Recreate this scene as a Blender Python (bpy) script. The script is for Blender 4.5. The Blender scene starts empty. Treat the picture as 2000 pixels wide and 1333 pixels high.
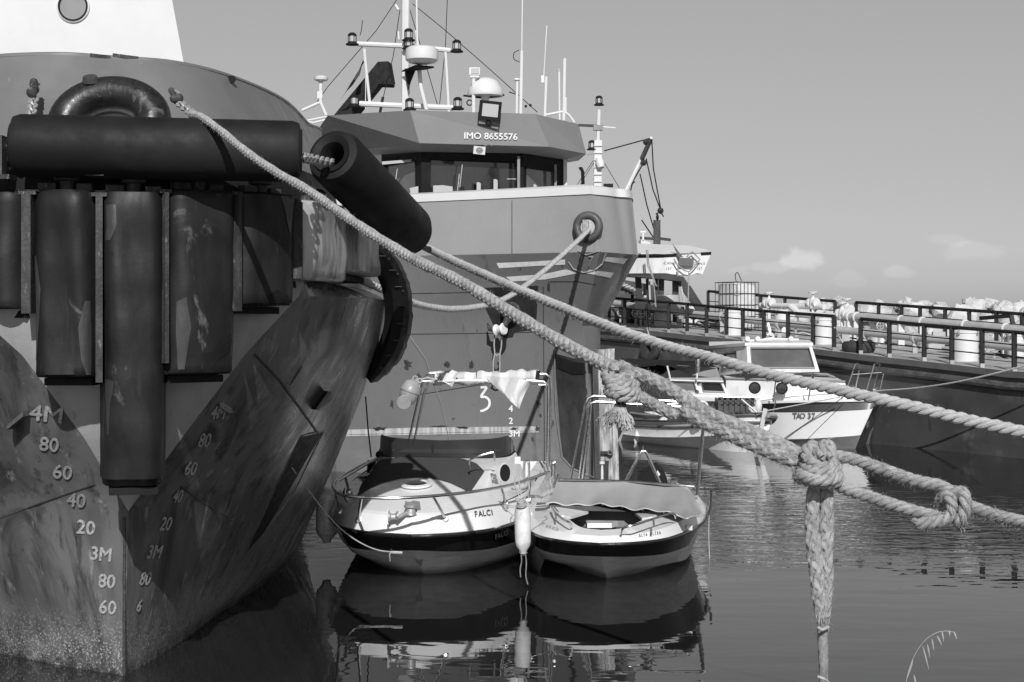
import bpy, math, random
from mathutils import Vector, Matrix
from mathutils.bvhtree import BVHTree
R = math.radians
random.seed(7)
sc = bpy.context.scene
COL = sc.collection
# ---------------------------------------------------------------- camera, sky, sun, exposure
F, H, HY = 3000.0, 2.64, 620.0
cam = bpy.data.objects.new('camera', bpy.data.cameras.new('camera')); COL.objects.link(cam)
cam.location = (0, 0, H); cam.rotation_euler = (R(90), 0, 0)
cam.data.sensor_width = 36; cam.data.lens = 36*F/2000
cam.data.shift_y = -(666.5-HY)/2000
cam.data.clip_start = .05; cam.data.clip_end = 9000
sc.camera = cam
SUNV = Vector((.06, -1, .68)).normalized()
w = bpy.data.worlds.new("World"); sc.world = w; w.use_nodes = True
nt = w.node_tree; bg = nt.nodes['Background']
sky = nt.nodes.new('ShaderNodeTexSky'); sky.sky_type = 'NISHITA'; sky.sun_disc = False
sky.sun_elevation = math.asin(SUNV.z); sky.sun_rotation = math.atan2(SUNV.x, SUNV.y)
sky.air_density = 1.0; sky.dust_density = 1.2; sky.ozone_density = 1.0
bw = nt.nodes.new('ShaderNodeRGBToBW'); nt.links.new(sky.outputs[0], bw.inputs[0])
def wn(t, **k):
    n = nt.nodes.new(t)
    for a, b in k.items(): setattr(n, a, b)
    return n
tc = wn('ShaderNodeTexCoord'); sep = wn('ShaderNodeSeparateXYZ'); nt.links.new(tc.outputs['Generated'], sep.inputs[0])
# compress the horizon to zenith contrast of the monochrome sky
gam = wn('ShaderNodeMath', operation='POWER'); gam.inputs[1].default_value = .55; nt.links.new(bw.outputs[0], gam.inputs[0])
mul = wn('ShaderNodeMath', operation='MULTIPLY'); mul.inputs[1].default_value = 1.95; nt.links.new(gam.outputs[0], mul.inputs[0])
# a few small cumulus puffs low over the horizon
def mth(op, a, b=None, c=None):
    n = wn('ShaderNodeMath', operation=op)
    for i, v in enumerate((a, b, c)):
        if v is None: continue
        if isinstance(v, (int, float)): n.inputs[i].default_value = v
        else: nt.links.new(v, n.inputs[i])
    return n.outputs[0]
mp = wn('ShaderNodeMapping'); mp.inputs['Scale'].default_value = (60, 60, 90); nt.links.new(tc.outputs['Generated'], mp.inputs[0])
nz = wn('ShaderNodeTexNoise'); nz.inputs['Scale'].default_value = 1; nz.inputs['Detail'].default_value = 5; nt.links.new(mp.outputs[0], nz.inputs[0])
azi = mth('DIVIDE', sep.outputs[0], mth('MAXIMUM', sep.outputs[1], .02)); ele = mth('DIVIDE', sep.outputs[2], mth('MAXIMUM', sep.outputs[1], .02)); cl = None
for px_, py_, rx_, ry_, am in ((1572, 506, 44, 24, .26), (1505, 523, 50, 13, .12), (1755, 532, 34, 14, .12), (1905, 492, 95, 20, .10), (1850, 470, 40, 14, .08), (1655, 545, 40, 18, .06), (1440, 532, 30, 10, .07)):
    dx = mth('DIVIDE', mth('SUBTRACT', azi, (px_-1000)/F), rx_/F); dz = mth('DIVIDE', mth('SUBTRACT', ele, (HY-py_)/F), ry_/F)
    q = mth('ADD', mth('ADD', mth('MULTIPLY', dx, dx), mth('MULTIPLY', dz, dz)), mth('MULTIPLY', mth('SUBTRACT', nz.outputs[0], .5), 3.2))
    mr_ = wn('ShaderNodeMapRange'); mr_.interpolation_type = 'SMOOTHSTEP'
    for i, v in zip((1, 2, 3, 4), (1.25, .15, 0, am)): mr_.inputs[i].default_value = v
    nt.links.new(q, mr_.inputs[0]); cl = mr_.outputs[0] if cl is None else mth('ADD', cl, mr_.outputs[0])
m2 = wn('ShaderNodeMath', operation='MULTIPLY'); nt.links.new(cl, m2.inputs[0]); nt.links.new(mth('GREATER_THAN', sep.outputs[1], .2), m2.inputs[1])
a1 = wn('ShaderNodeMath', operation='ADD'); a1.inputs[1].default_value = 1; nt.links.new(m2.outputs[0], a1.inputs[0])
m3 = wn('ShaderNodeMath', operation='MULTIPLY'); nt.links.new(mul.outputs[0], m3.inputs[0]); nt.links.new(a1.outputs[0], m3.inputs[1])
hz = wn('ShaderNodeMapRange'); hz.interpolation_type = 'SMOOTHSTEP'
for i, v in zip((1, 2, 3, 4), (0, .10, 1.16, 1.0)): hz.inputs[i].default_value = v
nt.links.new(sep.outputs[2], hz.inputs[0])
m4 = wn('ShaderNodeMath', operation='MULTIPLY'); nt.links.new(m3.outputs[0], m4.inputs[0]); nt.links.new(hz.outputs[0], m4.inputs[1])
zn = wn('ShaderNodeMapRange'); zn.interpolation_type = 'SMOOTHSTEP'   # a red-filtered sky is much darker overhead
for i, v in zip((1, 2, 3, 4), (.26, .75, 1.0, .32)): zn.inputs[i].default_value = v
nt.links.new(sep.outputs[2], zn.inputs[0])
nt.links.new(mth('MULTIPLY', m4.outputs[0], zn.outputs[0]), bg.inputs['Color']); bg.inputs['Strength'].default_value = .092
sun = bpy.data.objects.new('sun', bpy.data.lights.new('sun', 'SUN')); COL.objects.link(sun)
sun.data.energy = 4.4; sun.data.angle = R(.5); sun.data.color = (1, 1, 1)
sun.rotation_euler = SUNV.to_track_quat('Z', 'Y').to_euler()
vs = sc.view_settings; sc.display_settings.display_device = 'sRGB'
vs.view_transform = 'Standard'; vs.look = 'None'; vs.exposure = 0; vs.gamma = 1
sc.cycles.max_bounces = 8; sc.cycles.glossy_bounces = 4; sc.cycles.transparent_max_bounces = 6

# ---------------------------------------------------------------- helpers
def P(px, py, d): return Vector(((px-1000)/F*d, d, H-(py-HY)/F*d))
def Pz(px, py, z): return P(px, py, (H-z)*F/(py-HY))
def lerp(a, b, t): return a+(b-a)*t
def itp(tab, x):
    if x <= tab[0][0]: return tab[0][1]
    for (x0, y0), (x1, y1) in zip(tab, tab[1:]):
        if x <= x1: return y0+(y1-y0)*(x-x0)/(x1-x0)
    return tab[-1][1]
def spl(pts, n, closed=False):
    pts = [Vector(p) for p in pts]; m = len(pts); out = []
    segs = m if closed else m-1
    for i in range(n if closed else n+1):
        t = i/n*segs; k = min(int(t), segs-1); f = t-k
        if closed: p0, p1, p2, p3 = (pts[(k+j) % m] for j in (-1, 0, 1, 2))
        else:
            p1, p2 = pts[k], pts[k+1]
            p0 = pts[k-1] if k > 0 else p1*2-p2
            p3 = pts[k+2] if k+2 < m else p2*2-p1
        out.append(.5*((2*p1)+(p2-p0)*f+(2*p0-5*p1+4*p2-p3)*f*f+(3*p1-p0-3*p2+p3)*f**3))
    return out
def resample(pts, step):
    L = [0]
    for a, b in zip(pts, pts[1:]): L.append(L[-1]+(b-a).length)
    n = max(2, int(L[-1]/step)); out = []; k = 0
    for i in range(n+1):
        s = L[-1]*i/n
        while k < len(L)-2 and L[k+1] < s: k += 1
        f = 0 if L[k+1] == L[k] else (s-L[k])/(L[k+1]-L[k])
        out.append(pts[k].lerp(pts[k+1], f))
    return out
def frames(pts, closed=False):
    n = len(pts); fr = []; up = None
    for i in range(n):
        a = pts[i-1] if (i > 0 or closed) else pts[0]; b = pts[(i+1) % n] if (i < n-1 or closed) else pts[-1]
        t = (b-a).normalized() if (b-a).length > 1e-9 else Vector((0, 0, 1))
        if up is None: up = Vector((0, 0, 1)) if abs(t.z) < .9 else Vector((0, 1, 0))
        s = t.cross(up).normalized(); up = s.cross(t).normalized(); fr.append((t, s, up))
    return fr
class MB:
    def __init__(s): s.v = []; s.f = []; s.smooth = True
    def add(s, vs, fs):
        o = len(s.v); s.v += [Vector(x) for x in vs]; s.f += [tuple(o+i for i in f) for f in fs]; return s
    def grid(s, rows, closed=False, cap=False):
        m = len(rows[0]); vs = [p for r in rows for p in r]; fs = []
        for i in range(len(rows)-1):
            for j in range(m if closed else m-1):
                k = (j+1) % m; fs.append((i*m+j, i*m+k, (i+1)*m+k, (i+1)*m+j))
        if cap: fs += [tuple(range(m))[::-1], tuple((len(rows)-1)*m+j for j in range(m))]
        return s.add(vs, fs)
    def tube(s, pts, r, n=8, cap=True, closed=False, rs=None, sx=1, sy=1):
        pts = [Vector(p) for p in pts]; fr = frames(pts, closed); rows = []
        for i, (p, (t, a, b)) in enumerate(zip(pts, fr)):
            rr = rs[i] if rs else r
            rows.append([p+a*math.cos(6.28318*j/n)*rr*sx+b*math.sin(6.28318*j/n)*rr*sy for j in range(n)])
        if closed: rows.append(rows[0]); cap = False
        return s.grid(rows, True, cap)
    def bar(s, a, b, w, h=None):
        h = h or w; a, b = Vector(a), Vector(b)
        t, x, y = frames([a, b])[0]
        q = [x*w/2+y*h/2, -x*w/2+y*h/2, -x*w/2-y*h/2, x*w/2-y*h/2]
        return s.grid([[a+k for k in q], [b+k for k in q]], True, True)
    def box(s, c, size, ax=None):
        c = Vector(c); X, Y, Z = ax or (Vector((1, 0, 0)), Vector((0, 1, 0)), Vector((0, 0, 1)))
        x, y, z = X*size[0]/2, Y*size[1]/2, Z*size[2]/2
        v = [c+x*i+y*j+z*k for k in (-1, 1) for i, j in ((-1, -1), (1, -1), (1, 1), (-1, 1))]
        return s.add(v, [(3, 2, 1, 0), (4, 5, 6, 7), (0, 1, 5, 4), (1, 2, 6, 5), (2, 3, 7, 6), (3, 0, 4, 7)])
    def lathe(s, prof, c, axis=(0, 0, 1), n=20, sx=1, sy=1):
        c = Vector(c); t = Vector(axis).normalized(); u = Vector((0, 0, 1)) if abs(t.z) < .9 else Vector((1, 0, 0))
        a = t.cross(u).normalized(); b = a.cross(t).normalized()
        rows = [[c+t*z+a*math.cos(6.28318*j/n)*r*sx+b*math.sin(6.28318*j/n)*r*sy for j in range(n)] for r, z in prof]
        return s.grid(rows, True, True)
    def ball(s, c, r, n=12, sc3=(1, 1, 1)):
        rows = [[Vector(c)+Vector((math.sin(t)*math.cos(a)*sc3[0], math.sin(t)*math.sin(a)*sc3[1], math.cos(t)*sc3[2]))*r
                 for a in [6.28318*j/n for j in range(n)]] for t in [math.pi*(.02+.96*i/(n//2)) for i in range(n//2+1)]]
        return s.grid(rows, True, True)
    def torus(s, c, R_, r, axis, n=32, m=12, sy=1, xa=None):
        c = Vector(c); t = Vector(axis).normalized(); u = Vector(xa) if xa else (Vector((0, 0, 1)) if abs(t.z) < .9 else Vector((1, 0, 0)))
        a = t.cross(u).normalized(); b = a.cross(t).normalized()
        return s.tube([c+a*math.cos(6.28318*i/n)*R_+b*math.sin(6.28318*i/n)*R_*sy for i in range(n)], r, m, closed=True)
    def prism(s, pts, dv):
        pts = [Vector(p) for p in pts]; n = len(pts); dv = Vector(dv)
        return s.add(pts+[p+dv for p in pts], [tuple(range(n))[::-1], tuple(range(n, 2*n))]+[(i, (i+1) % n, n+(i+1) % n, n+i) for i in range(n)])
    def bvh(s): return BVHTree.FromPolygons([tuple(v) for v in s.v], s.f)
ORG = {}
def islands(mb):
    par = list(range(len(mb.v)))
    def find(i):
        while par[i] != i: par[i] = par[par[i]]; i = par[i]
        return i
    for f in mb.f:
        r0 = find(f[0])
        for i in f[1:]: par[find(i)] = r0
    out = {}
    for f in mb.f: out.setdefault(find(f[0]), []).append(f)
    res = []
    for fs in out.values():
        ids = sorted({i for f in fs for i in f}); mp = {k: n for n, k in enumerate(ids)}
        m = MB(); m.v = [mb.v[i] for i in ids]; m.f = [tuple(mp[i] for i in f) for f in fs]; res.append(m)
    return res
def objs(name, mb, m, parent, flat=False, label=None):
    for q in islands(mb): o = obj(name, q, m, parent, flat, label)
    return o
def link(o): COL.objects.link(o); return o
def thing(name, label, cat, loc, group=None):
    o = link(bpy.data.objects.new(name, None)); o.empty_display_size = .2; o.location = loc
    o['label'] = label; o['category'] = cat
    if group: o['group'] = group
    ORG[o.name] = Vector(loc); return o
def obj(name, mb, m, parent=None, flat=False, label=None, sharp=35):
    if parent: org = ORG[parent.name]
    else:
        xs = [v.x for v in mb.v]; ys = [v.y for v in mb.v]
        org = Vector(((min(xs)+max(xs))/2, (min(ys)+max(ys))/2, min(v.z for v in mb.v)))
    me = bpy.data.meshes.new(name); me.from_pydata([tuple(v-org) for v in mb.v], [], mb.f); me.update()
    if not flat:
        me.shade_smooth(); me.set_sharp_from_angle(angle=R(sharp))
    me.materials.append(m)
    o = link(bpy.data.objects.new(name, me)); ORG[o.name] = org
    if parent: o.parent = parent
    else: o.location = org
    if label: o['label'] = label
    return o
def single(name, mb, m, label, cat, group=None, kind=None, flat=False, sharp=35):
    o = obj(name, mb, m, flat=flat, sharp=sharp)
    if label: o['label'] = label
    if cat: o['category'] = cat
    if group: o['group'] = group
    if kind: o['kind'] = kind
    return o
def struct(name, mb, m): return single(name, mb, m, None, None, kind='structure')
def copy_tree(o, dv=None, parent=None):
    c = o.copy(); COL.objects.link(c); c.parent = parent
    if dv is not None: c.location = o.location+Vector(dv); ORG[c.name] = ORG.get(o.name, Vector())+Vector(dv)
    for ch in o.children: copy_tree(ch, None, c)
    return c
CAMP = Vector((0, 0, H))
def surf(px, py, bv, off=.004, fallback=None):
    d = Vector(((px-1000)/F, 1, -(py-HY)/F)).normalized()
    loc, nrm, i, dist = bv.ray_cast(CAMP, d)
    if loc is None: return fallback
    if nrm.dot(d) > 0: nrm = -nrm
    return loc+nrm*off
def patch(bv, A, B, nu=12, nv=6, off=.004, mb=None):
    """painted strip between two pixel polylines A and B, laid on the surface bv"""
    mb = mb or MB(); A = [Vector((*a, 0)) for a in A]; B = [Vector((*b, 0)) for b in B]
    def at(L, t):
        k = min(int(t*(len(L)-1)), len(L)-2); return L[k].lerp(L[k+1], t*(len(L)-1)-k)
    last = None; rows = []
    for j in range(nv+1):
        row = []
        for i in range(nu+1):
            q = at(A, i/nu).lerp(at(B, i/nu), j/nv); p = surf(q.x, q.y, bv, off)
            row.append(p)
        rows.append(row)
    m = nu+1; idx = {}; vs = []
    for j, r_ in enumerate(rows):
        for i, p in enumerate(r_):
            if p is not None: idx[(i, j)] = len(vs); vs.append(p)
    fs = []
    for j in range(nv):
        for i in range(nu):
            q = [(i, j), (i+1, j), (i+1, j+1), (i, j+1)]
            if all(k in idx for k in q): fs.append(tuple(idx[k] for k in q))
    return mb.add(vs, fs)
_tc = {}
def text_geo(s):
    if s not in _tc:
        cu = bpy.data.curves.new('t', 'FONT'); cu.body = s; cu.resolution_u = 3; cu.align_x = 'CENTER'; cu.align_y = 'CENTER'
        o = bpy.data.objects.new('t', cu); COL.objects.link(o)
        dg = bpy.context.evaluated_depsgraph_get(); me = bpy.data.meshes.new_from_object(o.evaluated_get(dg))
        _tc[s] = ([tuple(v.co) for v in me.vertices], [tuple(p.vertices) for p in me.polygons])
        bpy.data.objects.remove(o); bpy.data.curves.remove(cu); bpy.data.meshes.remove(me)
    return _tc[s]
def text_on(bv, s, px, py, h, wf=1, rot=0, shear=0, off=.006, mb=None, bold=0):
    """letters (cap height h pixels at the photo's scale) laid on a real surface"""
    mb = mb or MB(); vs, fs = text_geo(s); k = h/.7; c, sn = math.cos(R(rot)), math.sin(R(rot))
    offs = [(0, 0)] if not bold else [(-bold, 0), (bold, 0), (0, -bold), (0, bold), (0, 0)]
    for n_, (bx, by) in enumerate(offs):
        out = []
        for x, y, z in vs:
            X, Y = x*k*wf+y*k*shear+bx, -y*k+by
            p = surf(px+X*c-Y*sn, py+X*sn+Y*c, bv, off+.0006*n_)
            if p is None: return mb
            out.append(p)
        mb.add(out, fs)
    return mb
def blob(bv, px, py, rx, ry, off=.007, mb=None, seed=0, n=22):
    rnd = random.Random(seed+int(px*7+py)); mb = mb or MB(); c = surf(px, py, bv, off); q = []
    for k in range(n):
        a = 6.28318*k/n; r_ = rnd.uniform(.45, 1.1); p = surf(px+rx*r_*math.cos(a), py+ry*r_*math.sin(a), bv, off)
        if p is None or c is None: return mb
        q.append(p)
    return mb.add([c]+q, [(0, 1+i, 1+(i+1) % n) for i in range(n)])
def line_on(bv, pts, r, n=14, off=0, mb=None):
    mb = mb or MB(); q = []
    L = [Vector((*a, 0)) for a in pts]
    for a, b in zip(L, L[1:]):
        for i in range(n): q.append(a.lerp(b, i/n))
    q.append(L[-1]); w_ = [surf(p.x, p.y, bv, off) for p in q]; w_ = [p for p in w_ if p is not None]
    if len(w_) > 1: mb.tube(w_, r, 6)
    return mb
# ---------------------------------------------------------------- materials
def mat(name, c1, c2=None, rough=.5, scale=(2, 2, 2), lo=.38, hi=.62, metal=0, bump=0, bscale=40, layers=(), spec=.5, rvar=.1, coat=0, bstretch=(1, 1, 1), bdist=.01):
    m = bpy.data.materials.new(name); m.use_nodes = True; n = m.node_tree; b = n.nodes['Principled BSDF']
    N = n.nodes.new; Lk = n.links.new; g = lambda c: (c, c, c, 1)
    tc = N('ShaderNodeTexCoord')
    def noise(sc3, detail=7, dist=0, rough_=.6):
        mp = N('ShaderNodeMapping'); mp.inputs['Scale'].default_value = sc3; Lk(tc.outputs['Object'], mp.inputs[0])
        z = N('ShaderNodeTexNoise'); z.inputs['Scale'].default_value = 1; z.inputs['Detail'].default_value = detail
        z.inputs['Roughness'].default_value = rough_; z.inputs['Distortion'].default_value = dist; Lk(mp.outputs[0], z.inputs[0]); return z.outputs[0]
    def mr(s, lo, hi, a=0, b_=1):
        r = N('ShaderNodeMapRange'); r.interpolation_type = 'SMOOTHSTEP'
        for i, v in zip((1, 2, 3, 4), (lo, hi, a, b_)): r.inputs[i].default_value = v
        Lk(s, r.inputs[0]); return r.outputs[0]
    def mix(f, A, B):
        x = N('ShaderNodeMix'); x.data_type = 'RGBA'; Lk(f, x.inputs[0])
        for k, c in ((6, A), (7, B)):
            if isinstance(c, (int, float)): x.inputs[k].default_value = g(c)
            else: Lk(c, x.inputs[k])
        return x.outputs[2]
    c2 = c1*.8 if c2 is None else c2
    n1 = noise(scale); col = mix(mr(n1, lo, hi), c1, c2)
    for L in layers:
        msk = mr(noise(L['s'], L.get('d', 8), L.get('w', 0), L.get('r', .65)), L['lo'], L['hi'], 0, L.get('a', 1))
        if 'z' in L:    # crust or wear that lives between two heights above the object's base
            sp = N('ShaderNodeSeparateXYZ'); Lk(N('ShaderNodeNewGeometry').outputs['Position'], sp.inputs[0])
            zz = N('ShaderNodeMath'); zz.operation = 'MULTIPLY'; Lk(msk, zz.inputs[0]); Lk(mr(sp.outputs[2], L['z'][0], L['z'][1]), zz.inputs[1]); msk = zz.outputs[0]
        col = mix(msk, col, L['c'])
    Lk(col, b.inputs['Base Color'])
    Lk(mr(noise((scale[0]*3, scale[1]*3, scale[2]*3)), .3, .7, max(0.02, rough-rvar), min(1, rough+rvar)), b.inputs['Roughness'])
    b.inputs['Metallic'].default_value = metal; b.inputs['Specular IOR Level'].default_value = spec
    b.inputs['Coat Weight'].default_value = coat; b.inputs['Coat Roughness'].default_value = .1
    if bump:
        bp = N('ShaderNodeBump'); bp.inputs['Strength'].default_value = bump; bp.inputs['Distance'].default_value = bdist
        Lk(noise(tuple(bscale*k for k in bstretch), 6), bp.inputs['Height']); Lk(bp.outputs[0], b.inputs['Normal'])
    return m
def glassy(name, c, rough=.05, alpha=1, tr=0):
    m = mat(name, c, c, rough, rvar=.02); b = m.node_tree.nodes['Principled BSDF']
    b.inputs['Transmission Weight'].default_value = tr; b.inputs['Alpha'].default_value = alpha; return m
M = {}
M['tug_side'] = mat('worn_dark_hull_paint', .145, .085, .33, (2.2, 2.2, .6), bump=.25, bscale=9, rvar=.12, layers=(
    dict(c=.05, s=(2.5, 2.5, .5), lo=.50, hi=.66, w=1.2), dict(c=.32, s=(11, 11, .55), lo=.58, hi=.70, a=.65), dict(c=.03, s=(8, 8, .5), lo=.54, hi=.66, a=.65),
    dict(c=.02, s=(16, 16, 1.5), lo=.62, hi=.72, a=.7), dict(c=.22, s=(5, 5, 5), lo=.45, hi=.6, z=(.62, .1), a=.55),
    dict(c=.55, s=(60, 60, 60), lo=.52, hi=.62, z=(.55, .05), a=.8), dict(c=.02, s=(9, 9, 9), lo=.4, hi=.6, z=(.16, -.02), a=.9)))
M['tug_front'] = mat('chalky_grey_bow_paint', .38, .31, .5, (3, 3, 1.2), bump=.2, bscale=30, layers=(
    dict(c=.10, s=(11, 11, .9), lo=.62, hi=.74, a=.6), dict(c=.07, s=(6, 6, 6), lo=.66, hi=.72, a=.7), dict(c=.4, s=(25, 25, 25), lo=.66, hi=.75, a=.5)))
M['bulwark'] = mat('grey_bulwark_paint', .17, .15, .42, (1.5, 1.5, 1.5), bump=.08, bscale=14, layers=(
    dict(c=.32, s=(14, 14, 3.5), lo=.67, hi=.74, w=1, a=.7), dict(c=.05, s=(9, 9, 2), lo=.68, hi=.76, a=.7)))
M['white'] = mat('white_ship_paint', .65, .62, .35, (1, 1, 1), bump=.03, bscale=8)
M['white_dirty'] = mat('stained_white_paint', .74, .6, .45, (3, 3, 1), bump=.05, bscale=20, layers=(dict(c=.28, s=(14, 14, 1.4), lo=.62, hi=.74, a=.6),))
M['rubber'] = mat('black_rubber', .009, .016, .66, (1.6, 1.6, 1.6), bump=.2, bscale=14, spec=.22, layers=(dict(c=.075, s=(5, 5, 7), lo=.64, hi=.76, a=.45), dict(c=.2, s=(60, 60, 60), lo=.72, hi=.78, a=.4)))
M['pad'] = mat('scuffed_rubber_pad', .009, .017, .56, (2.6, 2.6, .9), lo=.42, hi=.58, bump=.3, bscale=9, spec=.28, layers=(
    dict(c=.11, s=(3.0, 3.0, 1.6), lo=.62, hi=.70, w=.8, a=.8),
    dict(c=.06, s=(9, 9, .6), lo=.58, hi=.74, a=.6), dict(c=.13, s=(30, 30, 30), lo=.70, hi=.78, a=.6), dict(c=.01, s=(9, 9, 9), lo=.62, hi=.70)))
M['pad_light'] = mat('worn_pale_pad', .20, .48, .42, (4.5, 4.5, .35), lo=.42, hi=.6, bump=.3, bscale=18, layers=(
    dict(c=.03, s=(6, 6, 2), lo=.58, hi=.70), dict(c=.03, s=(22, 22, 22), lo=.66, hi=.72)))
M['rusty'] = mat('rusty_steel', .055, .025, .7, (8, 8, 3), bump=.7, bscale=40, layers=(dict(c=.20, s=(30, 30, 9), lo=.58, hi=.7, a=.8),))
M['black'] = mat('black_paint', .012, .009, .65, (4, 4, 4), bump=.05, spec=.2)
M['black_worn'] = mat('worn_black_steel', .02, .035, .5, (3, 3, 1), bump=.3, bscale=16, layers=(dict(c=.12, s=(20, 20, 6), lo=.66, hi=.74, a=.6),))
M['mark'] = mat('painted_weld_marks', .42, .30, .5, (30, 30, 30), bump=.5, bscale=80, layers=(dict(c=.12, s=(45, 45, 45), lo=.56, hi=.66),))
M['mark_white'] = mat('white_painted_marks', .85, .75, .5, (12, 12, 12))
M['weld'] = mat('weld_bead', .055, .03, .6, (30, 30, 30), bump=.6)
M['hull2'] = mat('grey_tug_hull_paint', .18, .16, .33, (.9, .9, .5), bump=.10, bscale=3.2, bdist=.03, rvar=.08, layers=(
    dict(c=.09, s=(2.4, 2.4, .6), lo=.60, hi=.75, a=.6), dict(c=.22, s=(2, 2, .5), lo=.6, hi=.72, a=.35), dict(c=.03, s=(5, 5, 4), lo=.655, hi=.70, a=.85), dict(c=.07, s=(3.5, 3.5, .35), lo=.60, hi=.70, a=.55), dict(c=.27, s=(7, 7, .6), lo=.64, hi=.74, a=.45), dict(c=.24, s=(1.4, 1.4, 2.5), lo=.45, hi=.6, z=(.75, .7), a=.35)))
M['bul2'] = mat('smooth_grey_bulwark_paint', .31, .29, .25, (1, 1, 1), bump=.04, bscale=2.5, bdist=.03, layers=(dict(c=.13, s=(5, 5, 1.2), lo=.68, hi=.78, a=.6), dict(c=.4, s=(1.2, 1.2, 1.2), lo=.66, hi=.72, a=.4)))
M['visor'] = mat('grey_visor_paint', .25, .235, .35, (1, 1, 1), bump=.03, bscale=4)
M['soffit'] = mat('pale_soffit_paint', .42, .38, .4, (1, 1, 1))
M['streaky'] = mat('streaked_white_band', .55, .34, .5, (16, 16, 1.2), bump=.1, layers=(dict(c=.10, s=(3, 3, 6), lo=.66, hi=.7),))
M['glass_dark'] = mat('dark_window_glass', .02, .03, .05, (1, 1, 1), spec=.9, rvar=.02)
M['glass_mid'] = mat('painted_reflection_glass', .15, .10, .06, (1, 1, 1), spec=1, rvar=.02)  # pale grey base stands in for the panes' reflections
M['chrome'] = mat('polished_stainless_tube', .66, .55, .30, (9, 9, 9), metal=1, rvar=.04)
M['galv'] = mat('galvanised_steel', .42, .3, .5, (20, 20, 20), metal=.3, bump=.2)
M['gel'] = mat('white_gelcoat', .76, .72, .22, (1.5, 1.5, 1.5), coat=.4, layers=(dict(c=.5, s=(9, 9, 3), lo=.68, hi=.8, a=.4),))
M['cockpit'] = mat('grey_cockpit_liner', .13, .10, .6, (6, 6, 6))
M['gel_black'] = mat('black_gelcoat', .012, .016, .16, (2, 2, 2), coat=.5)
M['antifoul_caustic'] = mat('antifouling_painted_caustics', .66, .8, .4, (7, 7, 30), bump=.1, bscale=20, layers=(dict(c=.85, s=(9, 9, 42), lo=.55, hi=.66, w=2.5, a=.7),))  # pale wavy layer paints water caustics onto the hull bottom
M['canvas'] = mat('grey_canvas', .31, .27, .75, (2, 2, 2), bump=.15, bscale=12, bdist=.02)
M['mat_dark'] = mat('dark_speckled_deck_mat', .055, .035, .9, (60, 60, 60), bump=.4, bscale=160, layers=(dict(c=.13, s=(120, 120, 120), lo=.56, hi=.66),))
M['tint'] = glassy('smoked_acrylic', .022, .10, alpha=.95)
M['scuff'] = mat('worn_pale_scuff', .05, .03, .5, (9, 9, 2), bump=.2, bscale=20)
M['cloth'] = mat('pale_cloth', .7, .6, .85, (3, 3, 3), bump=.2, bscale=20)
M['rope'] = mat('hairy_manila_rope', .38, .27, .9, (25, 25, 25), bump=.9, bscale=260, bdist=.004, layers=(dict(c=.17, s=(9, 9, 9), lo=.58, hi=.74, a=.6), dict(c=.55, s=(90, 90, 90), lo=.56, hi=.7, a=.5)))
M['rope_pale'] = mat('pale_laid_rope', .46, .36, .85, (20, 20, 20), bump=.8, bscale=220, bdist=.004, layers=(dict(c=.26, s=(8, 8, 8), lo=.6, hi=.75, a=.6),))
M['rope_dirty'] = mat('wet_dirty_rope', .16, .26, .7, (25, 25, 12), bump=.9, bscale=200, bdist=.004)
M['wood'] = mat('weathered_grey_timber', .50, .20, .85, (20, 20, 3.2), bump=.8, bscale=30, bstretch=(1, 1, .15), bdist=.02, layers=(dict(c=.05, s=(34, 34, 2.0), lo=.55, hi=.63), dict(c=.16, s=(14, 14, 3), lo=.54, hi=.62, a=.7), dict(c=.55, s=(22, 22, 5), lo=.60, hi=.7, a=.7)))
M['wood_dark'] = mat('dark_timber_and_shade', .04, .07, .8, (16, 16, 2), bump=.6, bscale=30)
M['barge'] = mat('dark_barge_hull', .075, .055, .35, (.8, .8, .8), bump=.1, bscale=3, bdist=.03, layers=(dict(c=.12, s=(.9, .9, 1.6), lo=.55, hi=.68), dict(c=.11, s=(14, 14, 14), lo=.55, hi=.66, z=(.12, .04)), dict(c=.016, s=(5, 5, 1), lo=.6, hi=.7, a=.6)))
M['strake'] = mat('scuffed_strake', .085, .055, .55, (4, 4, 4), bump=.5, bscale=14, layers=(dict(c=.2, s=(12, 12, 18), lo=.58, hi=.68, a=.7),))
M['deck'] = mat('pale_grey_deck_paint', .40, .32, .7, (2, 2, 2), bump=.2, bscale=20, layers=(dict(c=.16, s=(3, 3, 3), lo=.58, hi=.72, a=.7), dict(c=.5, s=(9, 9, 9), lo=.6, hi=.75, a=.5)))
M['pipe'] = mat('grey_deck_pipe', .42, .36, .4, (3, 3, 3), bump=.1, layers=(dict(c=.14, s=(9, 9, 9), lo=.66, hi=.74, a=.6),))
M['rail'] = mat('black_rail_paint', .012, .018, .55, (6, 6, 6), spec=.25)
M['tire'] = mat('old_tyre_rubber', .03, .045, .75, (9, 9, 9), bump=.5, bscale=60)
M['ibc'] = mat('translucent_grey_plastic', .68, .6, .35, (2, 2, 2), layers=(dict(c=.3, s=(2, 2, 5), lo=.5, hi=.7, a=.5),))
M['rock'] = mat('pale_limestone', .58, .42, .85, (1.2, 1.2, 1.2), bump=.8, bscale=5, bdist=.08, layers=(dict(c=.2, s=(2.5, 2.5, 6), lo=.58, hi=.7, a=.8),))
M['tao'] = mat('pale_boat_paint', .78, .74, .35, (1, 1, 1), layers=(dict(c=.45, s=(5, 5, 1.5), lo=.6, hi=.75, a=.5),))
M['pale_hull'] = mat('pale_speckled_hull_paint', .88, .80, .35, (2, 2, 2), layers=(dict(c=.6, s=(12, 12, 12), lo=.56, hi=.7, a=.5),))
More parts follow.
